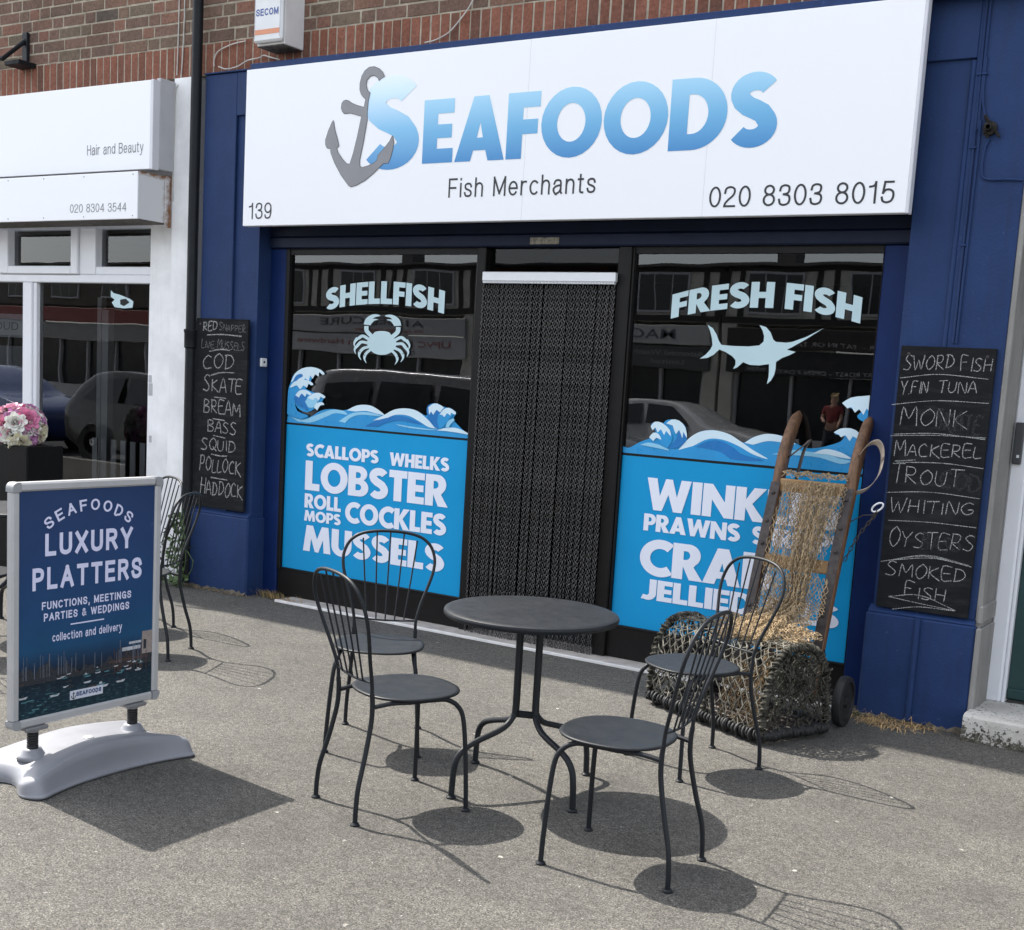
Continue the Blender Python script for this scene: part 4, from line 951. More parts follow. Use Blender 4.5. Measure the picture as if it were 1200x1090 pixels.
g = G(); g.box((-8.75, 7.15, .02), (-8.7, 7.2, 2.1)); g.box((-8.68, 7.14, .02), (-8.60, 7.2, 2.0)); obj('inner_post', g, M['boxgrey'], sa)
g = G()
for k in range(9): g.box((-8.55 + k * .115, 6.95, .35), (-8.49 + k * .115, 6.96, .95))
obj('screen_slats', g, M['boxgrey'], sa)
# small torn stickers on the frame and the pane
g = G(); g.box((-7.44, 6.5575, 1.35), (-7.40, 6.5595, 1.44)); g.box((-7.44, 6.5575, 1.445), (-7.41, 6.5595, 1.5)); g.box((-7.425, 6.5575, 1.0), (-7.40, 6.5595, 1.05)); obj('sticker', g, M['boxgrey'], sa)
zz = [(590, 455), (605, 470), (640, 480), (690, 500), (710, 515), (705, 548), (660, 552), (610, 545), (595, 520), (610, 505), (590, 490)]
flat([(0, px(zz, 6.622, 4.5417, 0, 240)), (1, px([(640, 505), (670, 500), (690, 520), (660, 540), (640, 530)], 6.622, 4.5417, 0, 240))], 'window_sticker', [M['vinyl_frost'], M['dark']], wf, 6.622)

ss = thing('fascia_sign', 'white hair and beauty fascia sign above the salon window', 'shop sign', (-8.4, 6.3, 2.94))
g = G(); g.box((-12, 6.3, 2.943), (-7.178, 6.335, 3.546), .003); obj('panel', g, M['sign'], ss)
g = G(); g.box((-7.1775, 6.298, 2.94), (-7.15, 6.36, 3.549), .003); obj('edge_trim', g, M['trim'], ss)
g = G(); g.box((-12, 6.3355, 2.96), (-7.19, 6.499, 3.53)); g.box((-7.1895, 6.361, 2.95), (-7.1495, 6.499, 3.57), .004); obj('backing', g, M['boxgrey'], ss)
sans_text('Hair and Beauty', -7.842, -7.243, 3.062, .072, 6.2985, 'lettering', M['inkgrey'], ss, w=.09, gap=.15)
sb = thing('shutter_box', 'white roller shutter box with salon phone number and rusty end', 'shutter box', (-8.4, 6.35, 2.585))
def m_rust():
    t = NT('rust_streaked_end'); v = t.coords(); sp = t.n('ShaderNodeSeparateXYZ'); t.l(v, sp.inputs[0])
    ey = t.n('ShaderNodeMapRange'); ey.inputs['From Min'].default_value = 6.36; ey.inputs['From Max'].default_value = 6.505; t.l(sp.outputs[1], ey.inputs[0])
    ez = t.n('ShaderNodeMapRange'); ez.inputs['From Min'].default_value = 2.86; ez.inputs['From Max'].default_value = 2.915; t.l(sp.outputs[2], ez.inputs[0])
    mx = t.n('ShaderNodeMath', operation='MAXIMUM'); t.l(ey.outputs[0], mx.inputs[0]); t.l(ez.outputs[0], mx.inputs[1])
    f = t.noise(v, 22, 5, .7); mu = t.n('ShaderNodeMath', operation='MULTIPLY'); t.l(mx.outputs[0], mu.inputs[0]); t.l(f, mu.inputs[1])
    t.color(t.mix(t.ramp(mu.outputs[0], [(.22, (0, 0, 0)), (.46, (1, 1, 1))]), (.62, .62, .63, 1), (.2, .085, .03, 1))).set(rough=.6); return t.m
g = G(); g.box((-12, 6.2, 2.588), (-7.182, 6.215, 2.912), .003); obj('front_panel', g, M['sign'], sb)
g = G(); g.box((-7.1815, 6.203, 2.59), (-7.178, 6.499, 2.915)); g.box((-7.1775, 6.44, 2.56), (-7.1675, 6.499, 2.92), .003); obj('end_plate', g, m_rust(), sb, label='rust streaked end plate')
g = G(); g.box((-12, 6.216, 2.5855), (-7.183, 6.499, 2.6)); obj('underside', g, M['grime'], sb)
sans_text('020 8304 3544', -7.9, -7.294, 2.641, .06, 6.1985, 'lettering', M['inkgrey'], sb, w=.08, gap=.14)
g = G()
for x in (-8.62, -8.2, -7.75, -7.23):
    for z in (2.61, 2.892): g.lathe([(0, -.003), (.004, -.002), (.0045, 0)], (x, 6.2, z), 8, 'y')
obj('rivet', g, M['grime'], sb)
# drainpipe, bracket, cables
dp = thing('drainpipe', 'black cast iron drainpipe between the white salon and the blue shop', 'drainpipe', (-6.878, 6.44, 0))
g = G(); g.tube([(-6.878, 6.44, .02), (-6.878, 6.44, 6.4)], .037, 18)
for z in (1.72, 4.4):
    g.lathe([(.037, z - .01), (.046, z), (.046, z + .1), (.05, z + .105), (.05, z + .125), (.037, z + .127)], (-6.878, 6.44, 0), 20)
obj('pipe', g, M['pipe'], dp, smooth=True)
for z in (1.765, 4.45):
    g = G(); g.box((-6.95, 6.452, z), (-6.806, 6.5, z + .035), .004); obj('bracket', g, M['pipe'], dp)
bk = thing('wall_bracket', 'black iron sign bracket high on the brown brick wall', 'bracket', (-8.83, 6.5, 3.83))
g = G(); g.box((-8.86, 6.49, 3.80), (-8.80, 6.52, 4.06), .004); g.box((-8.90, 6.36, 3.79), (-8.72, 6.52, 3.825), .005)
g.tube([(-8.83, 6.5, 4.0), (-8.83, 6.3, 3.82), (-9.3, 6.2, 3.88)], .018, 8); obj('arm', g, M['pipe'], bk)
wires = [('thin pale telephone wires running down the bricks left of the drainpipe', [[(-7.14, 6.51, 4.6), (-7.145, 6.512, 4.0), (-7.15, 6.51, 3.62)], [(-7.09, 6.51, 4.6), (-7.09, 6.512, 4.0), (-7.11, 6.51, 3.6), (-7.145, 6.49, 3.5), (-7.15, 6.494, 3.2), (-7.155, 6.494, 2.9), (-7.15, 6.494, 2.75)]]),
         ('white cable looping from the bricks under the alarm box', [[(p.x, 6.5, p.z) for p in [at(a, b, 6.5) for a, b in ((288, 48), (272, 52), (256, 60), (251, 70), (251, 78))]], [(p.x, 6.49, p.z) for p in [at(a, b, 6.49) for a, b in ((256, 78), (265, 81), (278, 78), (290, 71), (303, 68), (309, 65), (316, 67), (328, 70))]]]),
         ('white cable hanging in a curve over the red bricks', [[(p.x, 6.5, p.z) for p in [at(a, b, 6.5) for a, b in ((557, -6), (550, 8), (540, 22), (526, 38), (510, 47), (498, 50))]]])]
for lab, ws in wires:
    g = G()
    for w in ws: g.tube(smooth_path(w, 5), .0045, 6)
    tag(obj('cable', g, M['cable'], smooth=True), lab, 'cable')
# alarm box
ab = thing('alarm_box', 'white security alarm box with orange stripe on the brick wall', 'alarm box', (-6.08, 6.4, 3.7))
ax0, ax1, ay = -6.216, -5.965, 6.3
g = G(); g.box((ax0, ay, 3.705), (ax1, 6.335, 4.12), .012); obj('cover', g, M['boxwhite'], ab)
g = G(); g.box((ax0 + .004, 6.336, 3.69), (ax1 - .004, 6.519, 4.115), .004); obj('case', g, mat_var('alarm_case', (.68, .67, .66, 1), .06, 9, .45), ab)
g = G(); g.box((ax0 + .01, 6.33, 3.686), (ax1 - .01, 6.515, 3.6898)); g.lathe([(0, -.004), (.02, -.003), (.02, 0)], (ax0 + .14, 6.42, 3.686), 10); obj('underside', g, M['grime'], ab)
g = G(); g.box((ax0 + .018, ay - .0015, 3.752), (ax1 - .018, ay + .002, 3.783)); obj('stripe', g, M['orange'], ab)
sans_text('SECOM', ax0 + .025, ax1 - .03, 3.868, .044, ay - .001, 'lettering', mat_var('blue_print', srgb(46, 74, 140), .05, 9, .4), ab, w=.19, gap=.12)
for xx in (ax0 + .013, ax1 - .017): g = G(); g.box((xx, ay - .0012, 3.73), (xx + .004, ay + .001, 4.12)); obj('seam', g, M['boxgrey'], ab)
# junction on the right pilaster
jn = thing('wall_fitting', 'old round electrical fitting with painted cables beside the Seafoods sign', 'electrical fitting', (-1.52, 6.46, 2.94))
g = G(); g.lathe([(.022, 0), (.034, -.008), (.032, -.024), (.02, -.03), (.016, -.04), (.016, -.058), (.01, -.062), (.009, -.05), (.0, -.05)], (-1.522, 6.469, 2.945), 18, 'y')
for k in range(6): g.tube([(-1.522, 6.45, 2.945), (-1.522 + random.gauss(0, .022), 6.445, 2.945 + random.gauss(0, .024)), (-1.522 + random.gauss(0, .022), 6.452, 2.945 + random.gauss(0, .022))], .007, 5); obj('box', g, mat_var('tarnished_fitting', (.035, .03, .024, 1), .7, 60, .7), jn, smooth=True)
g = G()
for w in ([(-1.60, 6.462, 3.7), (-1.597, 6.462, 3.3), (-1.592, 6.462, 2.9), (-1.59, 6.462, 1.93)], [(-1.575, 6.462, 3.28), (-1.573, 6.462, 3.1), (-1.55, 6.462, 3.0), (-1.53, 6.46, 2.96)], [(-1.522, 6.46, 2.9), (-1.54, 6.462, 2.84), (-1.54, 6.462, 2.74), (-1.51, 6.462, 2.71), (-1.4, 6.462, 2.705), (-1.345, 6.462, 2.7)], [(-1.582, 6.462, 3.7), (-1.58, 6.462, 2.98), (-1.57, 6.462, 2.93), (-1.575, 6.462, 1.93)]):
    g.tube(smooth_path(w, 6), .006, 6)
obj('cable', g, M['blue'], jn, smooth=True)
g = G()
for (x, z) in ((-1.597, 3.2), (-1.593, 2.86), (-1.59, 2.4), (-1.575, 3.2), (-1.45, 2.706)): g.box((x - .014, 6.452, z - .005), (x + .014, 6.4688, z + .005), .002)
obj('clip', g, M['blue'], jn)

# ------------------------------------------------------------------ doorway on the right
dw = thing('doorway', 'dark green door in a white frame beside the right blue pilaster', 'doorway', (-.8, 6.7, 0))
g = G(); g.box((-1.3445, 6.475, -.05), (-1.318, 6.8, 3.7), .003); g.box((-1.3295, 6.4405, .12), (-1.302, 6.8, .542), .006); g.box((-1.3295, 6.446, .56), (-1.304, 6.8, .655), .01); obj('stone_reveal', g, M['stone'], dw)
g = G(); g.box((-1.3175, 6.74, .125), (-1.235, 6.85, 2.4), .01); g.box((-1.2345, 6.75, .125), (-1.215, 6.85, 2.4), .006); g.box((-.3, 6.75, .125), (-.2, 6.85, 2.4), .01); g.box((-1.2145, 6.75, 2.3), (-.3005, 6.85, 2.4), .01); obj('frame', g, M['upvc'], dw)
g = G(); g.box((-1.214, 6.79, .14), (-.301, 6.84, 2.299), .004); g.box((-1.213, 6.775, .145), (-.302, 6.7895, .2), .006); d2 = obj('door', g, M['green'], dw)
g = G(); g.box((-1.305, 6.715, 1.352), (-1.262, 6.74, 1.562), .005); ic = obj('intercom', g, mat_var('intercom_grey', (.05, .052, .056, 1), .1, 9, .45), dw)
g = G(); g.box((-1.285, 6.7125, 1.385), (-1.272, 6.7155, 1.4), .001); obj('button', g, M['boxwhite'], ic)
g = G(); g.box((-1.222, 6.748, 1.71), (-1.2145, 6.752, 1.80)); g.box((-1.214, 6.786, 1.66), (-1.19, 6.7895, 1.75)); obj('door_plate', g, M['ink'], dw)
g = G(); g.box((-.2, 6.5, -.05), (9, 6.9, 3.6)); g.box((-1.317, 6.5, 2.4), (-.2, 6.9, 3.6)); obj('wall', g, M['whitewall'], dw)
stp = G()
n1, n2 = 40, 12
def stepf(u, v):
    # cross-section: up the front, over a worn nose, back along the tread
    s_ = v * 3; x = -1.318 + 1.3 * u
    j = .010 * math.sin(x * 37) * math.sin(x * 11 + 1) + .006 * math.sin(x * 83)
    if s_ < 1: y, z = 6.318 + j * (1 - s_) - .004, .118 * s_
    elif s_ < 1.3: t = (s_ - 1) / .3; y, z = 6.314 + .018 * t * t, .118 + .012 * t
    else: t = (s_ - 1.3) / 1.7; y, z = 6.332 + .42 * t, .13 + .004 * math.sin(x * 9 + t * 5)
    return (x, y, z)
stp.grid(stepf, n1, 26); stp.add([(-1.318, 6.318, 0), (-1.318, 6.314, .118), (-1.318, 6.332, .13), (-1.318, 6.752, .13), (-1.318, 6.752, 0)], [(0, 1, 2, 3, 4)])
obj('step', stp, M['step'], dw, smooth=True)

# ------------------------------------------------------------------ pavement sign (poster frame on sprung posts and a grey base)
FX = -4.01
pb = thing('pavement_sign', 'luxury platters poster in an aluminium frame on a sprung grey plastic base', 'pavement sign', (FX, 3.25, 0))
fy0, fy1, fz0, fz1, ft, fd = 2.893, 3.603, .212, 1.148, .036, .02
def yz_box(g, y0, z0, y1, z1, x0, x1, bev=0): g.box((x0, y0, z0), (x1, y1, z1), bev)
rw = .034
g = G()
for (y0, z0, y1, z1) in ((fy0 + .032, fz1 - rw, fy1 - .032, fz1), (fy0 + .032, fz0, fy1 - .032, fz0 + rw), (fy0, fz0 + .032, fy0 + rw, fz1 - .032), (fy1 - rw, fz0 + .032, fy1, fz1 - .032)):
    yz_box(g, y0, z0, y1, z1, FX - fd, FX + fd * .9, .007)
obj('frame', g, M['frame_alu'], pb)
capm = mat_var('corner_plastic', (.27, .275, .285, 1), .05, 9, .45)
for cy, sy in ((fy0, 1), (fy1, -1)):
    for cz, sz in ((fz0, 1), (fz1, -1)):
        g = G()
        pts = [(0, .036)] + [(.022 - .022 * math.cos(a), .022 - .022 * math.sin(a)) for a in [PI / 2 * k / 5 for k in range(6)]] + [(.036, 0), (.036, .0345), (.0345, .036)]
        poly = [(cy + sy * (a - .0012), cz + sz * (b - .0012)) for a, b in pts]
        s_ = len(g.v); g.prism(poly, FX + fd + .0012, FX - fd - .0012); g.v[s_:] = [(y, x, z) for x, y, z in g.v[s_:]]; obj('corner_cap', g, capm, pb)
def m_poster():
    t = NT('poster_print'); v = t.coords(); sp = t.n('ShaderNodeSeparateXYZ'); t.l(v, sp.inputs[0])
    mr = t.n('ShaderNodeMapRange'); mr.inputs['From Min'].default_value = .246; mr.inputs['From Max'].default_value = 1.114; t.l(sp.outputs[2], mr.inputs[0])
    c = t.ramp(mr.outputs[0], [(0, (.012, .035, .05)), (.1, (.013, .03, .048)), (.17, (.012, .017, .028)), (.225, (.016, .04, .085)), (.3, (.018, .085, .19)), (.45, (.02, .075, .19)), (.8, (.026, .06, .165)), (1, (.024, .055, .15))])
    f = t.noise(v, 4, 4); c = t.mix(.35, c, t.ramp(f, [(.3, (.38, .4, .42)), (.7, (.62, .6, .6))]), 'OVERLAY')
    cl = t.ramp(t.noise(v, 7, 5, .6), [(.62, (0, 0, 0)), (.8, (.35, .35, .35))]); edge = t.n('ShaderNodeMapRange'); edge.inputs['From Min'].default_value = 3.46; edge.inputs['From Max'].default_value = 3.58
    t.l(sp.outputs[1], edge.inputs[0]); top = t.ramp(mr.outputs[0], [(.55, (0, 0, 0)), (.8, (1, 1, 1))])
    m1 = t.mix(1, cl, edge.outputs[0], 'MULTIPLY'); m2 = t.mix(1, m1, top, 'MULTIPLY'); c = t.mix(m2, c, (.3, .5, .68, 1))
    # rippled harbour water in the lowest part of the picture
    w = t.noise(t.coords(scale=(1, 14, 60)), 3, 4); low = t.ramp(mr.outputs[0], [(.0, (1, 1, 1)), (.15, (.5, .5, .5)), (.2, (0, 0, 0))])
    wr_ = t.ramp(w, [(.52, (0, 0, 0)), (.7, (.7, .7, .7))]); c = t.mix(t.mix(1, wr_, low, 'MULTIPLY'), c, (.08, .16, .18, 1))
    c = t.mix(1, c, (.8, .8, .8, 1), 'MULTIPLY'); t.color(c).set(rough=.4, spec=.16, coat=.03); return t.m
PX = FX + .008
g = G(); g.box((PX - .012, fy0 + rw - .004, fz0 + rw - .004), (PX, fy1 - rw + .004, fz1 - rw + .004)); poster = obj('poster', g, m_poster(), pb)
g = G(); g.box((FX - .016, fy0 + rw - .004, fz0 + rw - .004), (FX - .0045, fy1 - rw + .004, fz1 - rw + .004)); obj('rear_panel', g, M['boxwhite'], pb)
PA = lambda yy, zz, l=0: (PX + .0012 + l, yy, zz)
mpl = mat_var('lilac_white_print', (.62, .63, .82, 1), .03, 5, .4)
def pq(a, b): p = RT * ((a - CXP) / FPX) + DN * ((b - CYP) / FPX) + FW; p = p * (PX / p.x) + Vector((0, 0, CAM_H)); return (p.y, p.z)
Q1 = lambda a, b: pq(a / 3.892, 540 + b / 3.892)
def ptext(s_, l, r, hpx, off, sp=1.0):
    (y0, z0), (y1, z1) = Q1(*l), Q1(*r); h = abs(Q1(l[0], l[1] - hpx)[1] - z0)
    sans_text(s_, y0, y1, (z0 + z1) / 2, h, 0, 'lettering', mpl, poster, w=off, gap=sp, axes=PA)
ptext('LUXURY', (205, 430), (603, 402), 103, .2, .2); ptext('PLATTERS', (147, 588), (645, 540), 103, .2, .2)
ptext('FUNCTIONS, MEETINGS', (190, 672), (597, 633), 36, .19, .19); ptext('PARTIES & WEDDINGS', (199, 726), (588, 682), 36, .19, .19); ptext('collection and delivery', (238, 818), (555, 780), 38, .15, .15)
(ya, za), (yb, zb) = Q1(222, 262), Q1(588, 250); zc = (za + zb) / 2; hc = abs(Q1(400, 212)[1] - Q1(400, 160)[1]); zm = Q1(400, 212)[1] - zc
def warpS(u, v):
    th = math.radians(38); a = (2 * u - 1) * th; W_ = (yb - ya) / 2 / math.sin(th); ym = (ya + yb) / 2
    rr_ = W_ + v * hc; return (ym + rr_ * math.sin(a), zc - .012 + zm - W_ + rr_ * math.cos(a))
sans_text('SEAFOODS', 0, 1, 0, 1, 0, 'lettering', mpl, poster, w=.17, gap=.34, axes=PA, warp=warpS)
(y0, z0), (y1, z1) = Q1(322, 745), Q1(474, 722); zz_ = (z0 + z1) / 2
g = G(); g.box((PX, y0, zz_ - .0025), (PX + .001, y1, zz_ + .0025)); obj('rule', g, mpl, poster)
# printed harbour: boats, masts, quay building
hm = [mat_var('print_' + n, c, .15, 30, .3) for n, c in (('dark', (.02, .024, .032, 1)), ('white', (.42, .44, .47, 1)), ('red', (.06, .035, .032, 1)), ('sand', (.26, .22, .2, 1)), ('teal', (.06, .17, .2, 1)), ('mast', (.14, .16, .2, 1)))]
g = G(); rh = random.Random(4)
def flatq(mi, y0, z0, y1, z1, k): g.cur = mi; g.box((PX, y0, z0), (PX + .0004 + k * .00012, y1, z1))
yl, yr, zw = fy0 + rw, fy1 - rw, .405
def ridge(u, v): return (PX + .0003, yl + (yr - yl) * u, zw - .03 + v * (.045 + .018 * math.sin(u * 9) + .012 * math.sin(u * 41) + .008 * math.sin(u * 97)))
g.cur = 0; g.grid(ridge, 70, 2)
flatq(3, yr - .052, zw + .01, yr, zw + .105, 3); flatq(0, yr - .045, zw + .03, yr - .03, zw + .07, 4); flatq(1, yr - .155, zw + .035, yr - .06, zw + .05, 3); flatq(1, yr - .12, zw + .06, yr - .055, zw + .07, 3); flatq(2, yr - .22, zw - .005, yr - .02, zw + .004, 5)
for k in range(16): y = yr - rh.uniform(.02, .21); flatq(2, y, zw - .05, y + .003, zw + rh.uniform(.0, .06), 6)
for k in range(40): y = rh.uniform(yl + .01, yr - .03); flatq(5, y, zw - .01, y + rh.uniform(.0009, .0016), zw + rh.uniform(.03, .085), 7)
for k in range(34):
    y = rh.uniform(yl + .01, yr - .05); z = zw - .012 - rh.random() ** 1.6 * .085; s_ = .008 + (zw - z) * .16
    g.cur = rh.choice((1, 1, 0, 4, 2)); p = [(y - s_, z + s_ * .3), (y - s_ * .7, z), (y + s_ * .7, z), (y + s_ * 1.1, z + s_ * .4)]
    n0 = len(g.v); g.prism(p, PX + .0013, PX); g.v[n0:] = [(b, a, c) for a, b, c in g.v[n0:]]
    if rh.random() < .6: flatq(rh.choice((1, 0)), y - s_ * .3, z + s_ * .3, y + s_ * .3, z + s_ * .7, 9)
for k in range(14): y = rh.uniform(yl + .005, yl + .16); z = zw - rh.uniform(.06, .15); flatq(4, y, z, y + rh.uniform(.01, .035), z + rh.uniform(.002, .006), 10)
obj('harbour_print', g, hm, poster)
(y0, z0), (y1, z1) = Q1(318, 1092), Q1(467, 1033); zl0 = Q1(318, 1092)[1]; zl1 = Q1(318, 1052)[1]
g = G(); g.box((PX, y0, zl0), (PX + .0028, y1, zl1)); lg = obj('logo_label', g, mat_var('pale_print', (.55, .58, .66, 1), .03, 9, .4), poster)
PX2 = PX + .0034
sans_text('SEAFOODS', y0 + .028, y1 - .008, zl0 + .011, (zl1 - zl0) * .5, 0, 'lettering', mat_var('navy_print', (.02, .05, .16, 1), .1, 9, .4), lg, w=.24, gap=.12, axes=lambda a, b, l=0: (PX2 + l, a, b))
ya_ = y0 + .016; zc_ = (zl0 + zl1) / 2
g = G(); tm = lambda pts, r: g.tube([(PX2, ya_ + a, zc_ + b) for a, b in pts], r, 5)
tm([(0, .013), (-.002, -.013)], .0016); tm([(-.006, .007), (.006, .006)], .0013); tm([(-.011, -.002), (-.008, -.01), (-.002, -.015), (.006, -.011), (.01, -.003)], .0016); obj('emblem', g, M['gunline'], lg)
# sprung posts and clamps
for k, yc in enumerate((2.997, 3.479)):
    g = G(); zz0, zz1 = .112, .2
    hel = [(FX + .0175 * math.cos(a), yc + .0175 * math.sin(a), zz0 + (zz1 - zz0) * a / (2 * PI * 9)) for a in [2 * PI * 9 * i / 162 for i in range(163)]]
    g.tube(hel, .0049, 6); g.tube([(FX, yc, zz0 - .01), (FX, yc, zz1 + .01)], .014, 12)
    spn = obj('spring', g, M['rubber'], pb, smooth=True)
    g = G(); g.box((FX - .032, yc - .05, .2005), (FX + .032, yc + .05, .2118), .003); g.box((FX + .021, yc - .05, .196), (FX + .027, yc + .05, .2135), .002); g.lathe([(.024, .19), (.024, .2)], (FX, yc, 0), 16)
    for dy in (-.036, .036): g.lathe([(0, .032), (.006, .031), (.007, .027)], (FX, yc + dy, .205), 8, 'x')
    obj('clamp', g, M['clamp'], spn)
# base: two ended grey moulding with waisted sides
def basef(u, v):
    # u runs along the length, v across: a flat-topped saddle with four lobed feet and hollowed long sides
    t = math.sin((u * 2 - 1) * PI / 2); e = abs(t); s_ = v * 2 - 1; a = abs(s_); sg = 1 if s_ >= 0 else -1
    w = .178 + .085 * e ** 2.4
    w *= math.sqrt(max(0, 1 - ((e - .80) / .2) ** 2.6)) if e > .80 else 1
    hcr = (.122 - .062 * e ** 1.7) * (.3 + .7 * math.sqrt(max(0, 1 - ((e - .8) / .2) ** 2)) if e > .8 else 1)
    prof = [(0, .95), (.22, .955), (.45, .985), (.64, 1.01), (.76, .99), (.82, .92), (.86, .78), (.90, .55), (.935, .34), (.965, .2), (1.0, .14), (1.005, .07), (.985, .0)]
    k = min(int(a * 12), 11); f = a * 12 - k
    px_ = prof[k][0] + (prof[k + 1][0] - prof[k][0]) * f; pz = prof[k][1] + (prof[k + 1][1] - prof[k][1]) * f
    hollow = max(0, math.cos(min(1, e / .78) * PI / 2)) * math.sin(PI * min(1, max(0, (a - .5) / .42))) if .5 < a < .92 else 0
    px_ -= .05 * hollow; pz -= .10 * hollow
    notch = max(0, (e - .5) / .5) ** 2 * max(0, 1 - (px_ * w / .17) ** 2) ** 2
    yy = 3.238 + .42 * t - math.copysign((.085 if t < 0 else .02) * notch, t)
    return (FX + sg * w * px_, yy, .004 + max(0, hcr * pz * (1 - .35 * notch)))
g = G(); g.grid(basef, 81, 73)
for yc in (2.997, 3.479): g.lathe([(.06, .085), (.048, .1), (.036, .118), (.034, .124), (0, .125)], (FX, yc, 0), 24)
base = obj('base', g, M['greyplastic'], pb, smooth='all')
g = G(); g.lathe([(.018, .0), (.02, .006), (.014, .009), (0, .01)], (FX + .03, 3.235, .118), 18); obj('filler_cap', g, M['frame_alu'], base, smooth=True)

# ------------------------------------------------------------------ bistro table
def make_table(name, label, cat, loc, rot):
    t = thing(name, label, cat, loc, local=True, rotz=rot)
    g = G(); g.lathe([(0, .694), (.325, .694), (.343, .697), (.3495, .705), (.35, .712), (.347, .719), (.339, .723), (.325, .7245), (0, .7245)], n=72); obj('table_top', g, M['powder'], t, smooth=True)
    for k in range(4):
        a = PI / 2 * k + PI / 4; c, s_ = math.cos(a), math.sin(a)
        # tubes stand in two pairs, then splay to the corners
        pr = [(.0, .693), (.0, .5), (.0, .325), (.012, .292), (.05, .262), (.11, .243), (.2, .218), (.262, .193), (.298, .155), (.31, .10), (.313, .05), (.315, .012)]
        pts = []
        for r, z in pr:
            f = min(1, r / .12); px_ = math.copysign(.0165, c) * (1 - f); py_ = math.copysign(.040, s_) * (1 - f)
            pts.append((px_ + c * (r + .022 * f), py_ + s_ * (r + .022 * f), z))
        g = G(); P_ = smooth_path(pts, 5); g.tube(P_, .0125, 10)
        l = obj('leg', g, M['powder'], t, smooth=True)
        g = G(); g.lathe([(.0, 0), (.019, 0), (.02, .006), (.014, .012), (.0, .013)], (c * .337, s_ * .337, 0), 14); obj('foot', g, M['powder'], l, smooth=True)
    g = G(); g.box((-.009, -.046, .285), (.009, .046, .312), .003); g.box((-.031, -.044, .292), (.031, -.036, .306), .002); g.box((-.031, .036, .292), (.031, .044, .306), .002); obj('brace', g, M['powder'], t)
    g = G(); g.box((-.14, -.012, .684), (.14, .012, .6938), .002); g.box((-.012, -.14, .6835), (.012, .14, .6935), .002); obj('top_bracket', g, M['powder'], t)
    return t
tbl = make_table('bistro_table', 'round anthracite metal table between the four front chairs', 'table', (-2.558, 4.224, 0), math.radians(-22 - 45))
tb2 = dup(tbl, (-6.35, 4.62, 0), .4, 'far left round metal table mostly hidden by the blue poster board')

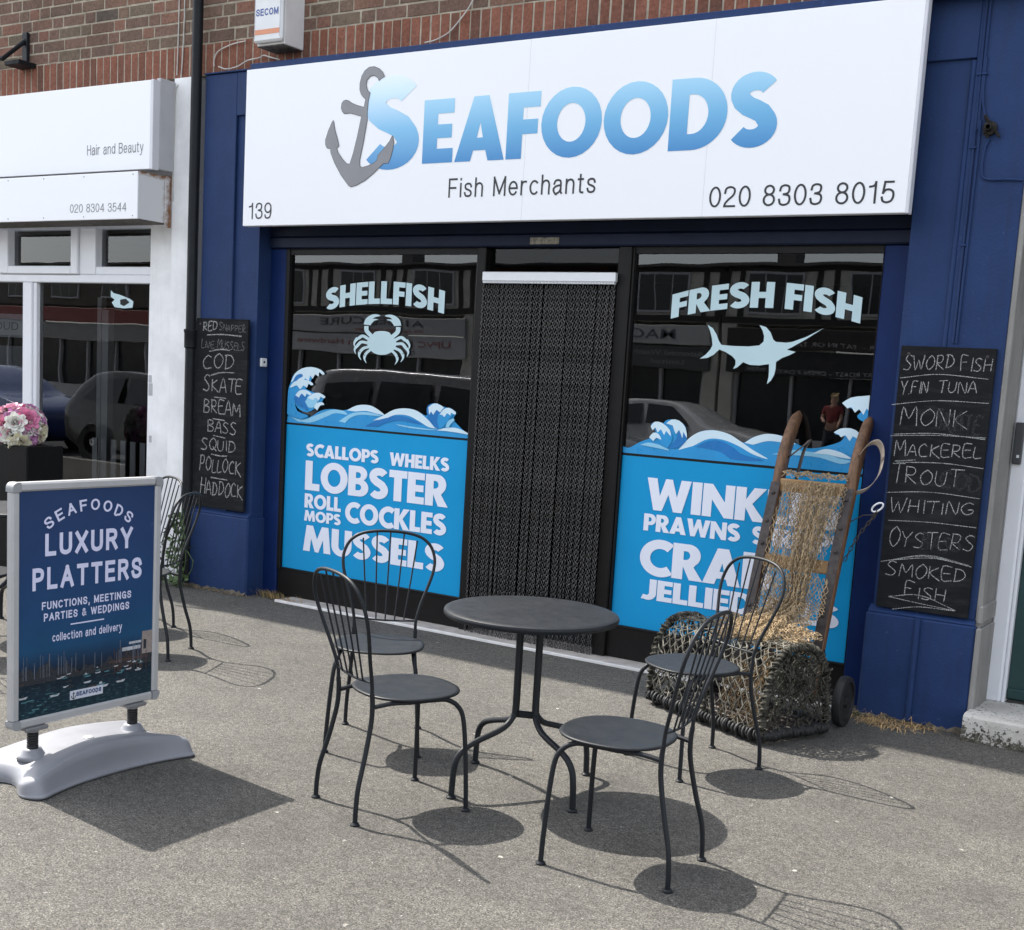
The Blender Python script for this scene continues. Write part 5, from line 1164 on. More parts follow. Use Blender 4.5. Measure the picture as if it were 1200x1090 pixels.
# ------------------------------------------------------------------ bistro chairs (front is +y)
def make_chair(label, group):
    t = thing('bistro_chair', label, 'chair', (0, 0, 0), group, local=True)
    sy = .05
    def rim(a):
        x, y = math.cos(a), math.sin(a); n = (abs(x) ** 2.35 + abs(y) ** 2.35) ** (-1 / 2.35); return x * n, y * n
    g = G(); n = 56; prof = [(0, .4475), (.6, .449), (.92, .4525), (.985, .453), (1.0, .449), (.99, .444), (.9, .442), (0, .438)]
    vs = [(0, sy, .4475)]; fs = []
    for r, z in prof[1:-1]:
        for k in range(n): x, y = rim(2 * PI * k / n); vs.append((x * .197 * r, sy + y * .197 * r, z))
    vs.append((0, sy, .438)); m = len(prof) - 2
    for k in range(n):
        k2 = (k + 1) % n; fs.append((0, 1 + k, 1 + k2)); fs.append((len(vs) - 1, 1 + (m - 1) * n + k2, 1 + (m - 1) * n + k))
        for j in range(m - 1): fs.append((1 + j * n + k, 1 + (j + 1) * n + k, 1 + (j + 1) * n + k2, 1 + j * n + k2))
    g.add(vs, fs); obj('seat', g, M['powder'], t, smooth='all')
    for sx in (-1, 1):
        fr = smooth_path([(sx * .155, -.02, .434), (sx * .155, .08, .434), (sx * .157, .14, .43), (sx * .165, .182, .405), (sx * .175, .203, .36), (sx * .185, .213, .25), (sx * .195, .219, .1), (sx * .199, .221, .01)], 5)
        g = G(); g.tube(fr, .0092, 10); l = obj('front_leg', g, M['powder'], t, smooth=True)
        g = G(); g.lathe([(0, 0), (.0165, 0), (.0175, .005), (.012, .011), (0, .012)], (sx * .199, .221, 0), 14); obj('foot', g, M['powder'], l, smooth=True)
        re = smooth_path([(sx * .14, -.166, .475), (sx * .14, -.163, .43), (sx * .142, -.167, .36), (sx * .152, -.192, .24), (sx * .163, -.218, .14), (sx * .167, -.226, .07), (sx * .168, -.228, .01)], 5)
        g = G(); g.tube(re, .0092, 10); l = obj('rear_leg', g, M['powder'], t, smooth=True)
        g = G(); g.lathe([(0, 0), (.0165, 0), (.0175, .005), (.012, .011), (0, .012)], (sx * .168, -.228, 0), 14); obj('foot', g, M['powder'], l, smooth=True)
    g = G()
    for sx in (-1, 1): g.tube(smooth_path([(sx * .14, -.163, .425), (sx * .146, -.09, .434), (sx * .155, -.02, .434)], 4), .0085, 8)
    g.box((-.155, .075, .428), (.155, .095, .4375), .002); g.box((-.15, -.05, .428), (.15, -.032, .4375), .002); obj('seat_frame', g, M['powder'], t, smooth=True)
    hoop = [(.14, -.166, .47), (.141, -.17, .52), (.160, -.19, .60), (.188, -.212, .68), (.206, -.23, .745), (.207, -.245, .80), (.185, -.258, .853), (.14, -.268, .888), (.075, -.273, .904), (0, -.2745, .908)]
    full = [(-x, y, z) for x, y, z in hoop] + hoop[::-1][1:]
    hp = smooth_path(full, 5); g = G(); g.tube(hp, .0072, 10); obj('back_hoop', g, M['powder'], t, smooth=True)
    g = G(); g.tube(smooth_path([(-.141, -.169, .518), (-.07, -.176, .513), (0, -.178, .511), (.07, -.176, .513), (.141, -.169, .518)], 4), .0045, 8); obj('crossbar', g, M['powder'], t, smooth=True)
    for k in range(5):
        f = (k - 2); xb = f * .042; xt = f * .062; zt = {0: .906, 1: .899, 2: .872}[abs(f)]; yt = {0: -.274, 1: -.2715, 2: -.263}[abs(f)]
        g = G(); g.tube([(xb, -.177, .512), ((xb * .45 + xt * .55), -.223, .70), (xt, yt, zt)], .0036, 7); obj('spindle', g, M['powder'], t, smooth=True)
    return t
CG = 'bistro chairs on the pavement'
c0 = make_chair('black hoop back chair left of the table, nearest the camera on that side', CG)
c0.location = (-2.829, 3.707, 0); c0.rotation_euler = (0, 0, math.radians(66 - 90))
dup(c0, (-3.386, 4.321, 0), math.radians(-57.2 - 90), 'black hoop back chair behind the table in front of the shellfish window')
dup(c0, (-1.861, 3.784, 0), math.radians(185 - 90), 'front right black chair, closest of all to the camera, facing left towards the table')
dup(c0, (-2.159, 5.021, 0), math.radians(-119 - 90), 'black chair standing right in front of the lobster pot')
dup(c0, (-5.415, 4.75, 0), math.radians(205.5 - 90), 'black chair showing beside the right edge of the blue poster board')
dup(c0, (-6.03, 5.18, 0), math.radians(-110 - 90), 'chair behind the poster board with only its hoop top showing against the white salon wall')
dup(c0, (-5.93, 4.04, 0), math.radians(120 - 90), 'black chair cut off by the left edge beside the poster board')

# ------------------------------------------------------------------ flowers on a planter
pt = thing('planter', 'tall black square planter in front of the salon window', 'planter', (-8.08, 6.02, 0))
g = G(); g.box((-8.30, 5.86, 0), (-7.92, 6.18, .935), .01); obj('tub', g, mat_var('black_planter', (.0045, .0045, .005, 1), .2, 8, .5, spec=.12), pt)
fl = thing('flower_arrangement', 'dome of pink and white artificial roses on the black planter', 'flowers', (-8.2, 6.0, .9))
fc = Vector((-8.2, 6.0, 1.05))
def petal_ball(seed):
    r = random.Random(seed); g = G()
    for layer, (n, rad, tilt, pw, hh) in enumerate(((3, .006, -.15, .026, .040), (4, .013, .12, .036, .042), (5, .021, .42, .046, .043), (6, .029, .78, .054, .042), (7, .034, 1.2, .058, .042))):
        for k in range(n):
            a = 2 * PI * k / n + layer * .9 + r.uniform(-.2, .2); tl = tilt + r.uniform(-.1, .1)
            def f(u, v):
                w = (u - .5) * pw * math.sqrt(max(.03, math.sin(PI * (.12 + .83 * v)))); h = v * hh
                x = rad + math.sin(tl) * h + .010 * max(0, v - .6) * (layer - 1) - 6.5 * w * w; z = math.cos(tl) * h * (1 - .12 * v * layer / 4) + .004
                return (x * math.cos(a) - w * math.sin(a), x * math.sin(a) + w * math.cos(a), z)
            g.grid(f, 6, 6)
    return g
pm = [mat_var('petal_' + n, c, .22, 25, .6) for n, c in (('white', (.7, .69, .63, 1)), ('cream', (.72, .68, .5, 1)), ('pink', (.6, .19, .33, 1)), ('pale_pink', (.68, .38, .48, 1)), ('mauve', (.5, .22, .42, 1)), ('peach', (.74, .38, .32, 1)))]
fm = []
for k in range(12):
    g = petal_ball(k); me = bpy.data.meshes.new('blossom'); me.from_pydata(g.v, [], g.f); me.polygons.foreach_set('use_smooth', [True] * len(me.polygons)); me.materials.append(pm[(0, 2, 3, 1, 4, 5, 0, 2, 3, 0, 4, 3)[k]]); fm.append(me)
rf = random.Random(12); N = 40
for k in range(N):
    z = 1 - 1.55 * (k + .5) / N; a = k * 2.39996; rr_ = math.sqrt(max(0, 1 - z * z))
    d = Vector((rr_ * math.cos(a), rr_ * math.sin(a), z))
    o = bpy.data.objects.new('blossom', fm[(k * 5 + rf.randrange(3)) % 12]); COL.objects.link(o); o.parent = fl
    o.location = fc + Vector((d.x * .165, d.y * .165, d.z * .16)) * rf.uniform(.84, 1.06) - fl.location
    o.rotation_euler = d.to_track_quat('Z', 'Y').to_euler(); sc = rf.uniform(.75, 1.12); o.scale = (sc, sc, sc)
g = G()
for k in range(70):
    a, z = rf.uniform(0, 6.28), rf.uniform(-.75, .9); rr_ = math.sqrt(1 - z * z); d = Vector((rr_ * math.cos(a), rr_ * math.sin(a), z)); p = fc + d * .13; q_ = d.cross(Vector((0, 0, 1))).normalized() * .018
    g.add([p, p + d * .035 + q_, p + d * .075, p + d * .035 - q_], [(0, 1, 2, 3)])
g.tube([(-8.2, 6.0, .89), (-8.2, 6.0, 1.05)], .05, 10); obj('leaves', g, M['leaf'], fl)

# ------------------------------------------------------------------ sack truck leaning on the window
st = thing('sack_truck', 'old wooden sack truck leaning against the fresh fish window', 'sack truck', (-2.2, 6.12, 0))
def rail_pt(x, s_):           # s_ 0 at the axle, 1 at the tip of the handle
    return Vector((x + .012 * s_, 6.10 + .475 * s_ - .03 * math.sin(PI * s_), .10 + 1.45 * s_))
for x in (-2.418, -2.022):
    g = G(); n = 30
    def rf_(u, v, x=x):
        p = rail_pt(x, u); w = .026; d = .036
        if u > .74: k = (u - .74) / .26; d *= 1 + .42 * math.sin(k * 2.6); w *= 1 - .12 * k; p.y += .06 * k * k - .02 * math.sin(k * PI)
        if u > .965: e = (u - .965) / .035; f = math.sqrt(max(0.02, 1 - e * e)); d *= f; w *= f
        a = 2 * PI * v; c, s_ = math.cos(a), math.sin(a); m = (abs(c) ** 5 + abs(s_) ** 5) ** -.2
        return (p.x + w * c * m, p.y + d * s_ * m, p.z)
    g.grid(rf_, 60, 16, cv=True); r = obj('rail', g, M['woodrail'], st, smooth='all')
    g = G()
    pp = [rail_pt(x, u / 20 * .74) + Vector((0, -.0395, 0)) for u in range(21)]
    g.grid(lambda u, v: tuple(pp[int(round(u * 20))] + Vector(((v - .5) * .05, 0, 0))), 21, 2)
    g.grid(lambda u, v: tuple(pp[int(round(u * 20))] + Vector(((v - .5) * .05, -.004, 0))), 21, 2)
    for u in (.1, .3, .52, .6, .7): p = rail_pt(x, u); g.lathe([(0, -.054), (.008, -.05), (.011, -.0435)], (p.x, p.y, p.z), 10, 'y')
    obj('iron_strap', g, M['iron'], r)
for s_ in (.18, .46, .73):
    p = rail_pt(-2.2, s_); g = G(); g.box((-2.392, p.y - .028, p.z - .034), (-2.04, p.y + .012, p.z + .034), .006); obj('crossbar', g, M['woodbar'], st)
g = G(); g.tube([(-2.62, 6.12, .12), (-1.84, 6.12, .12)], .014, 10); ax = obj('axle', g, M['iron'], st, smooth=True)
for x, sx in ((-2.60, -1), (-1.862, 1)):
    g = G(); g.lathe([(.125, -.02), (.128, -.012), (.128, .012), (.125, .02), (.10, .024), (.098, .012), (.03, .012), (.03, .028), (0, .03)] if sx > 0 else [(0, -.03), (.03, -.028), (.03, -.012), (.098, -.012), (.10, -.024), (.125, -.02), (.128, -.012), (.128, .012), (.125, .02)], (x, 6.14, .128), 32, 'x'); obj('wheel', g, M['rubber'], st, smooth=True)
g = G(); g.box((-2.42, 5.86, .035), (-2.02, 6.13, .043)); obj('toe_plate', g, M['iron'], st)
# bent straps, chain with a ring
def ribbon(g, pts, w, ax=Vector((0, 1, 0)), th=.003):
    P_ = smooth_path(pts, 6); n = len(P_)
    ax = ax.normalized(); g.grid(lambda u, v: tuple(P_[int(round(u * (n - 1)))] + ax * (w * ((0, 1, 1, 0)[int(round(v * 3)) % 4] - .5)) + Vector((0, 0, th * (1 if v > .5 else 0)))), n, 4, cv=False)
g = G(); ribbon(g, [(-1.998, 6.43, 1.335), (-1.95, 6.43, 1.40), (-1.90, 6.43, 1.415), (-1.872, 6.43, 1.36), (-1.88, 6.43, 1.26), (-1.93, 6.43, 1.18), (-2.0, 6.43, 1.145)], .04, Vector((.5, -.45, .6))); obj('bent_strap', g, M['steel'], st, smooth='all')
g = G(); ribbon(g, [(-2.33, 6.46, 1.15), (-2.30, 6.46, 1.33), (-2.27, 6.46, 1.40), (-2.30, 6.46, 1.37), (-2.38, 6.46, 1.30)], .034, Vector((.7, -.5, .25))); obj('bent_strap', g, M['iron'], st, smooth='all')
g = G(); cpts = smooth_path([(-2.0, 6.38, .80), (-1.95, 6.40, .93), (-1.89, 6.42, 1.03), (-1.87, 6.42, 1.07)], 5)
for k in range(len(cpts) - 1):
    p, q_ = cpts[k], cpts[k + 1]; m_ = (p + q_) / 2; d = (q_ - p).normalized(); a_ = Vector((0, 1, 0)) if k % 2 else d.cross(Vector((0, 1, 0)))
    g.tube([m_ + d * .017 * math.cos(t) + a_ * .008 * math.sin(t) for t in [2 * PI * i / 8 for i in range(8)]], .0028, 5, closed=True)
g.tube([(-2.0, 6.40, 1.0), (-1.93, 6.40, 1.045), (-1.885, 6.42, 1.05)], .003, 5)
chn = obj('chain', g, M['iron'], st)
g = G(); g.tube([(-1.868 + .028 * math.cos(t), 6.42, 1.09 + .02 * math.sin(t) + .014 * math.cos(t)) for t in [2 * PI * i / 16 for i in range(16)]], .005, 6, closed=True); obj('ring', g, M['alu'], chn, smooth=True)

# ------------------------------------------------------------------ net draped over the truck and the pot
rn = random.Random(5)
nt_ = thing('fishing_net', 'tan fishing net draped down the wooden sack truck onto the lobster pot', 'fishing net', (-2.2, 6.3, .5))
def net(fn, nu, nv, r, jit, g, drop=0.0, n=4, skip=None):
    """diamond mesh knotted over the surface fn(u, v)"""
    P_ = {}
    for i in range(nu + 1):
        for j in range(nv + 1):
            p = Vector(fn((i + (.5 if j % 2 else 0)) / (nu + .5), j / nv)); P_[i, j] = p + Vector((rn.gauss(0, jit), rn.gauss(0, jit), rn.gauss(0, jit)))
    for j in range(nv):
        for i in range(nu + 1):
            for i2 in ((i, i + 1) if j % 2 else (i - 1, i)):
                if (i2, j + 1) in P_ and rn.random() > drop:
                    a, b = P_[i, j], P_[i2, j + 1]
                    if skip and skip((a + b) / 2): continue
                    m_ = (a + b) / 2 + Vector((rn.gauss(0, jit * .5), rn.gauss(0, jit * .5), rn.gauss(0, jit * .5) - (b - a).length * .05))
                    g.tube([a, m_, b], r * rn.uniform(.8, 1.25), n, cap=False)
_sp = [(rail_pt(0, q_).y - .05, rail_pt(0, q_).z) for q_ in (.745, .66, .56, .46, .37, .31)] + [(6.075, .50), (5.98, .485), (5.88, .478), (5.79, .462), (5.73, .43)]
SPINE = smooth_path([(0, y, z) for y, z in _sp], 6)
def drape(off, amp, xa, xb, v0=0, v1=1, ph=0, fold=19):
    """xa, xb: left and right edge as functions of v down the cloth"""
    def f(u, v):
        w = v0 + (v1 - v0) * v; k = w * (len(SPINE) - 1); i = min(int(k), len(SPINE) - 2); p = SPINE[i].lerp(SPINE[i + 1], k - i)
        n = Vector((0, -(SPINE[i + 1].z - SPINE[i].z), SPINE[i + 1].y - SPINE[i].y)).normalized()
        if n.y > 0: n = -n
        if n.z < -.2: n = -n
        x = -2.2 + xa(w) + (xb(w) - xa(w)) * u + .016 * math.sin(w * 9 + ph)
        d = off + amp * (.5 + .5 * math.sin(u * fold + ph + 1.7 * math.sin(w * 4 + ph))) * (.35 + .65 * math.sin(PI * min(1, w * 1.1)))
        return Vector((x, p.y, p.z)) + n * d
    return f
ln = lambda *k: (lambda w: next((k[i][1] + (k[i + 1][1] - k[i][1]) * (w - k[i][0]) / (k[i + 1][0] - k[i][0]) for i in range(len(k) - 1) if w <= k[i + 1][0]), k[-1][1]))
g = G()
net(drape(.0, .012, ln((0, -.17), (.35, -.15), (.65, -.17), (.8, -.2), (1, -.24)), ln((0, .175), (.3, .13), (.6, .15), (1, .19)), ph=.4), 15, 92, .0017, .0026, g, .02)
net(drape(.012, .06, ln((0, -.06), (.35, -.05), (.65, -.12), (1, -.2)), ln((0, .16), (.35, .09), (.7, .08), (1, .13)), ph=1.7, fold=17), 16, 84, .0018, .004, g, .12)
net(drape(.03, .04, ln((0, -.03), (.4, -.0), (.7, -.06), (1, -.12)), ln((0, .13), (.4, .08), (.7, .07), (1, .1)), ph=3.1, fold=22), 15, 104, .0018, .0036, g, .02)
net(drape(.018, .03, ln((0, .0), (.4, -.04), (.7, -.10), (1, -.2)), ln((0, .13), (.4, .075), (.7, .03), (1, .0)), ph=5.2, fold=14), 19, 100, .0018, .004, g, .03)
net(drape(.02, .02, ln((0, .0), (1, -.05)), ln((0, .17), (1, .19)), .34, .86, 4.1), 10, 36, .002, .003, g, .02)
net(drape(.0, .02, ln((0, -.17), (.5, -.15), (1, -.16)), ln((0, -.09), (.5, -.08), (1, -.02)), 0, .75, 2.5), 6, 40, .0018, .004, g, .02)
def over(u, v):      # the turn over the top bar
    p = rail_pt(-2.2, .745); a = v * PI; return (-2.2 - .17 + .345 * u, p.y - .015 - .045 * math.cos(a) - .01 * math.sin(u * 17), p.z + .03 + .022 * math.sin(a) + .006 * math.sin(u * 23))
net(over, 18, 10, .002, .004, g)
def back(u, v): p = rail_pt(-2.2, .745 - .2 * v); return (-2.2 - .15 + .3 * u, p.y + .03, p.z)
net(back, 14, 16, .0018, .004, g)
obj('draped_net', g, M['net'], nt_)
g = G()
def heap(k):
    ph = k * 1.9
    def f(u, v):
        x = -2.5 + .54 * u + .02 * math.sin(v * 7 + ph); y = 6.06 - .17 * u + .17 * (v - .5) + .015 * math.sin(u * 9 + ph)
        z = .455 + .018 * math.sin(PI * v) + .016 * math.sin(u * 15 + ph) * math.sin(v * 6 + ph * 2) + k * .008
        return (x, y, z)
    return f
for k in range(3): net(heap(k), 26, 12, .0017, .006, g, .1)
for k in range(34):
    p = Vector((rn.uniform(-2.48, -2.0), 0, .475)); p.y = 6.06 - .17 * (p.x + 2.5) / .54 + rn.uniform(-.08, .08); L = []
    for i in range(5): L.append(tuple(p)); p = p + Vector((rn.gauss(0, .028), rn.gauss(0, .022), rn.gauss(0, .008)))
    g.tube(smooth_path(L, 3), rn.uniform(.0012, .0022), 4, cap=False)
obj('net_heap', g, M['net'], nt_)

# ------------------------------------------------------------------ lobster pot
pc = Vector((-2.325, 5.86, 0)); ang = math.radians(156); AX = Vector((math.cos(ang), math.sin(ang), 0)); BX = Vector((-math.sin(ang), math.cos(ang), 0)) * -1
if BX.y < 0: BX = -BX                       # BX points back to the shop
LP, WP, HS, HT, Z0 = .82, .43, .17, .455, .045
lp = thing('lobster_pot', 'weathered grey lobster pot of knotted twine in front of the sack truck', 'lobster pot', (pc.x, pc.y, 0))
def sec(v):        # v 0..1 round the arch from front foot to back foot -> (across, height)
    a = PI * v; x = -math.cos(a); z = math.sin(a)
    k = (abs(x) ** 2.7 + abs(z) ** 2.7) ** (-1 / 2.7); return (x * k * WP / 2, Z0 + z * k * (HT - Z0))
def pot(l, v, r=0):
    c, z = sec(v); return pc + AX * l * LP / 2 + BX * c * (1 + r) + Vector((0, 0, z + r * .4))
hm_ = G()
def wrapped(g, path, r, turns, rw, closed=False):
    g.tube(path, r, 7, closed=closed); path = [Vector(p) for p in path]; n = len(path); pts = []
    K = turns * 7
    for i in range(K + 1):
        f = i / K * (n - 1); j = min(int(f), n - 2); p = path[j].lerp(path[j + 1], f - j); t = (path[j + 1] - path[j]).normalized()
        u = t.orthogonal().normalized(); w = t.cross(u); a = 2 * PI * i / 7
        pts.append(p + (u * math.cos(a) + w * math.sin(a)) * (r + rw * rn.uniform(.3, 1.1)))
    g.tube(pts, [rw * rn.uniform(.6, 1.35) for _ in pts], 4, cap=False)
for l in (-1, -.02, 1):
    g = G(); wrapped(g, [pot(l, v / 30) for v in range(31)], .0125, 46, .0065)
    for k in range(46):
        p = pot(l, rn.random()) + AX * rn.gauss(0, .014); d = Vector((rn.gauss(0, 1), rn.gauss(0, 1), rn.gauss(0, 1))).normalized() * .022
        g.tube([p - d, p + Vector((0, 0, rn.uniform(-.008, .012))), p + d], rn.uniform(.0022, .006), 4)
    obj('hoop', g, M['potrope'], lp, smooth='all')
g = G()
cs = [pc + AX * LP / 2 * a + BX * WP / 2 * b + Vector((0, 0, Z0)) for a, b in ((-1, -1), (1, -1), (1, 1), (-1, 1))]
for i in range(4): wrapped(g, [cs[i].lerp(cs[(i + 1) % 4], k / 14) + Vector((0, 0, rn.uniform(-.004, .004))) for k in range(15)], .017, 34, .008)
wrapped(g, [cs[0].lerp(cs[1], .5) + (cs[3] - cs[0]) * k / 8 for k in range(9)], .014, 14, .007)
for i in (0, 2):
    for k in range(9):
        c = cs[i].lerp(cs[(i + 1) % 4], (k + .6) / 9.4); R_ = .03
        g.tube([c + Vector((0, 0, R_ * math.sin(t) - .004)) + BX * R_ * math.cos(t) for t in [2 * PI * j / 12 for j in range(12)]], .0075, 6, closed=True)
obj('base_frame', g, M['rubber'], lp, smooth='all')
g = G()
net(lambda u, v: pot(-1 + 2 * u, v), 15, 34, .003, .0035, g, .02, 5)
net(lambda u, v: pot(-1 + 2 * u, v, .015), 12, 30, .0028, .008, g, .7, 4)
obj('netting', g, M['potnet'], lp)
for e in (-1, 1):
    g = G()
    def endf(u, v):
        c, z = sec(u); k = 1 - v * .93; return pc + AX * e * (LP / 2 + .004 - .07 * v) + BX * (c * k) + Vector((0, 0, Z0 + .04 * v + (z - Z0) * k + .10 * v))
    net(endf, 26, 11, .0034, .007, g, .1, 4)
    def endg(u, v): return pc + AX * e * (LP / 2 + .01) + BX * ((u - .5) * WP * .94) + Vector((0, 0, Z0 + .02 + v * (HT - Z0 - .05) * (1 - (2 * u - 1) ** 4 * .35)))
    net(endg, 10, 11, .0032, .009, g, .35, 4)
    for k in range(34):
        u, v = rn.random(), rn.random() ** .8; p = endg(u, v); h = Vector((0, 0, rn.uniform(.02, .06))); g.tube([p, p + h * .5 + BX * rn.gauss(0, .012) + AX * e * rn.uniform(0, .012), p + h + BX * rn.gauss(0, .016)], rn.uniform(.0018, .005), 4)
    obj('end_netting', g, M['potrope'], lp)
g = G()
net(lambda u, v: pot(-.85 + .65 * u, .03 + .26 * v, -.12), 15, 18, .0019, .004, g, .02, 4)
net(lambda u, v: pc + AX * (-.30 + .05 * math.sin(v * 6) + .25 * u) * 1 + BX * (-.16 + .3 * u) + Vector((0, 0, Z0 + .02 + .34 * v)), 14, 17, .0022, .006, g, .03, 4)
obj('inner_funnel', g, M['potbrown'], lp)
g = G()
for k in range(7):
    b = -.5 + k / 6; p, q_ = pc + AX * -LP * .49 + BX * b * WP * .9, pc + AX * LP * .49 + BX * b * WP * .9
    g.tube([p + Vector((0, 0, Z0 + .005)), q_ + Vector((0, 0, Z0 + .005))], .011, 6)
obj('base_slat', g, M['iron'], lp)

# ------------------------------------------------------------------ weeds and dry grass
def tuft(label, cat, spots, n, h, mats, spread, seed, leafy=False):
    r = random.Random(seed); g = G()
    for (x, y, w) in spots:
        for k in range(n):
            p = Vector((x + r.gauss(0, w), y - abs(r.gauss(0, .018)), .0)); d = Vector((r.gauss(0, spread), -abs(r.gauss(0, spread)) * .8, 1)).normalized(); L = h * r.uniform(.4, 1.1)
            s_ = Vector((d.y, -d.x, 0)); s_ = (s_.normalized() if s_.length > .01 else Vector((1, 0, 0))) * r.uniform(.0012, .0028); b = Vector((r.gauss(0, .3), -.3, -.35 * spread * 2)) * L
            g.cur = 0 if r.random() < .78 else min(1, len(mats) - 1)
            g.add([p - s_, p + s_, p + d * L * .55 + s_ * .8 + b * .2, p + d * L * .55 - s_ * .8 + b * .2, p + d * L + b * .7], [(0, 1, 2, 3), (3, 2, 4)])
    o = obj('weed', g, mats); tag(o, label, cat); return o
tuft('tuft of dry yellow grass growing at the corner of the left stall riser', 'weed', [(-6.12, 6.58, .06), (-6.0, 6.52, .08)], 110, .10, [M['straw'], M['leaf']], .55, 3)
tuft('thin line of dry grass along the foot of the left blue pilaster', 'weed', [(-6.8 + .13 * k, 6.43, .04) for k in range(5)], 22, .04, [M['straw'], M['leaf']], .8, 4)
tuft('flattened dry straw beside the right wheel of the sack truck', 'weed', [(-1.80, 6.42, .05), (-1.72, 6.43, .05), (-1.64, 6.43, .06), (-1.54, 6.43, .04), (-1.74, 6.36, .06), (-1.66, 6.33, .05)], 60, .16, [M['straw']], 1.6, 6)
g = G(); rw_ = random.Random(8)
for k in range(190):
    t = rw_.random() ** 1.2; z = .02 + .5 * t; x = -6.88 + rw_.gauss(0, .03 + .045 * (1 - t)); y = 6.38 - abs(rw_.gauss(0, .03 + .04 * (1 - t))); p = Vector((x, y, z))
    d = Vector((rw_.gauss(0, .6), -abs(rw_.gauss(0, .6)), rw_.gauss(0, .5))).normalized(); s_ = d.orthogonal().normalized(); L = rw_.uniform(.025, .055); s_ = s_ * L * .42
    m_ = d.cross(s_).normalized() * L * .08
    g.add([p, p + d * L * .45 + s_ + m_, p + d * L, p + d * L * .45 - s_ + m_], [(0, 1, 2), (0, 2, 3)])
for k in range(7): g.tube(smooth_path([(-6.87 + rw_.gauss(0, .03), 6.37, 0), (-6.87 + rw_.gauss(0, .05), 6.36, .2), (-6.88 + rw_.gauss(0, .04), 6.37, .3 + .3 * rw_.random())], 3), .003, 4)
tag(obj('weed', g, M['leaf']), 'green leafy weed climbing at the foot of the drainpipe', 'weed')
tuft('small green shoot at the left foot of the right blue pilaster', 'weed', [(-1.865, 6.42, .012)], 26, .07, [M['leaf']], .7, 11)

# ------------------------------------------------------------------ the far side of the street (seen reflected in the windows)
OY = -18.0
M['render_cream'] = mat_var('cream_render', (.5, .48, .43, 1), .15, 2, .85)
M['timber'] = mat_var('black_timber', (.02, .018, .017, 1), .2, 6, .7)
M['redbrick_far'] = m_brick('far_brick', (0, 2), .225, .075, srgb(120, 70, 55), srgb(100, 60, 50), srgb(140, 125, 105))
M['fardark'] = mat_var('far_shop_glass', (.02, .022, .025, 1), .2, 3, .15)
M['roof'] = mat_var('roof_slates', (.08, .075, .075, 1), .25, 4, .8)
M['brownwall'] = mat_var('brown_render', (.1, .085, .07, 1), .2, 2, .85)
AXO = lambda yy: (lambda X, Z: (-X, yy, Z))
def far_shop(label, x0, x1, sign_c, texts, wall, timber=True, top=4.86, chim=None):
    t = thing('shop_building', label, 'shop', ((x0 + x1) / 2, OY, 0), 'shops across the street')
    g = G(); g.box((x0, OY - 8, 0), (x0 + .35, OY, 3.4)); g.box((x1 - .35, OY - 8, 0), (x1, OY, 3.4)); g.box((x0, OY - 8, 3.4), (x1, OY, top)); obj('wall', g, M[wall], t)
    g = G(); g.box((x0 - .05, OY - 8.1, top), (x1 + .05, OY + .18, top + .07)); obj('roof', g, M['roof'], t)
    if chim: g = G(); g.box((chim - .22, OY - 2, top + .07), (chim + .22, OY - 1.3, top + 1.4)); g.box((chim - .26, OY - 2.04, top + 1.4), (chim + .26, OY - 1.26, top + 1.48)); obj('chimney', g, M['roof'], t)
    g = G(); g.box((x0 + .2, OY, 2.78), (x1 - .2, OY + .12, 3.3), .01); s_ = obj('sign_board', g, mat_var('sign_paint', sign_c[0], .05, 3, .5), t)
    g = G(); g.box((x0 + .2, OY, 2.15), (x1 - .2, OY + .1, 2.74), .01); s2 = obj('sign_board', g, mat_var('sign_paint', sign_c[1], .05, 3, .5), t)
    for (w, xa, xb, z, h, c) in texts:
        plain_text(w, -xa, -xb, z, h, 0, 'lettering', mat_var('sign_letter', c, .05, 3, .5), s_ if z > 2.75 else s2, offset=.01, axes=AXO(OY + (.125 if z > 2.75 else .105)))
    g = G(); g.box((x0 + .36, OY - .3, 0), (x1 - .36, OY - .25, 2.15)); obj('shop_window', g, M['fardark'], t)
    g = G(); g.box((x0 + .36, OY - .24, 0), (x1 - .36, OY - .1, .5)); n = max(2, int((x1 - x0) / 1.6))
    for k in range(n + 1): x = x0 + .4 + (x1 - x0 - .8) * k / n; g.box((x - .04, OY - .24, .5), (x + .04, OY - .12, 2.15))
    obj('window_frame', g, M['boxgrey'], t)
    n = max(1, int((x1 - x0) / 2.6)); w = (x1 - x0) / n
    for k in range(n):
        xc = x0 + w * (k + .5); g = G(); g.box((xc - .75, OY, 3.66), (xc + .75, OY + .05, 4.72)); f = obj('window', g, M['boxgrey'], t)
        g = G()
        for q_ in range(3): g.box((xc - .7 + q_ * .475, OY + .045, 3.72), (xc - .7 + q_ * .475 + .44, OY + .055, 4.66))
        obj('pane', g, M['fardark'], f)
    if timber:
        g = G(); x = x0
        g.box((x0, OY, 3.42), (x1, OY + .04, 3.58)); g.box((x0, OY, 4.74), (x1, OY + .04, 4.85))
        while x < x1:
            if all(abs(x - (x0 + w * (k + .5))) > .85 for k in range(n)): g.box((x - .07, OY, 3.585), (x + .07, OY + .035, 4.735))
            x += .42
        obj('timber_frame', g, M['timber'], t)
    return t
G1, G2, G3 = (.3, .3, .31, 1), (.36, .37, .38, 1), (.03, .03, .035, 1)
far_shop('half timbered locksmith shop across the street with grey security signs', -30.5, -21.6, (G1, G2), [('A1 SEE-CURE', -23.3, -27.4, 3.02, .2, G3), ('the security specialists', -23.3, -26.0, 2.84, .09, (.25, .05, .04, 1)), ('UPVC & Aluminium Hardware', -22.3, -28.4, 2.42, .17, (.22, .05, .05, 1)), ('Car Keys Cut', -23.6, -25.2, 2.22, .1, (.05, .05, .06, 1)), ('EST. 1977', -28.6, -29.8, 2.42, .14, G3)], 'render_cream', chim=-25.2)
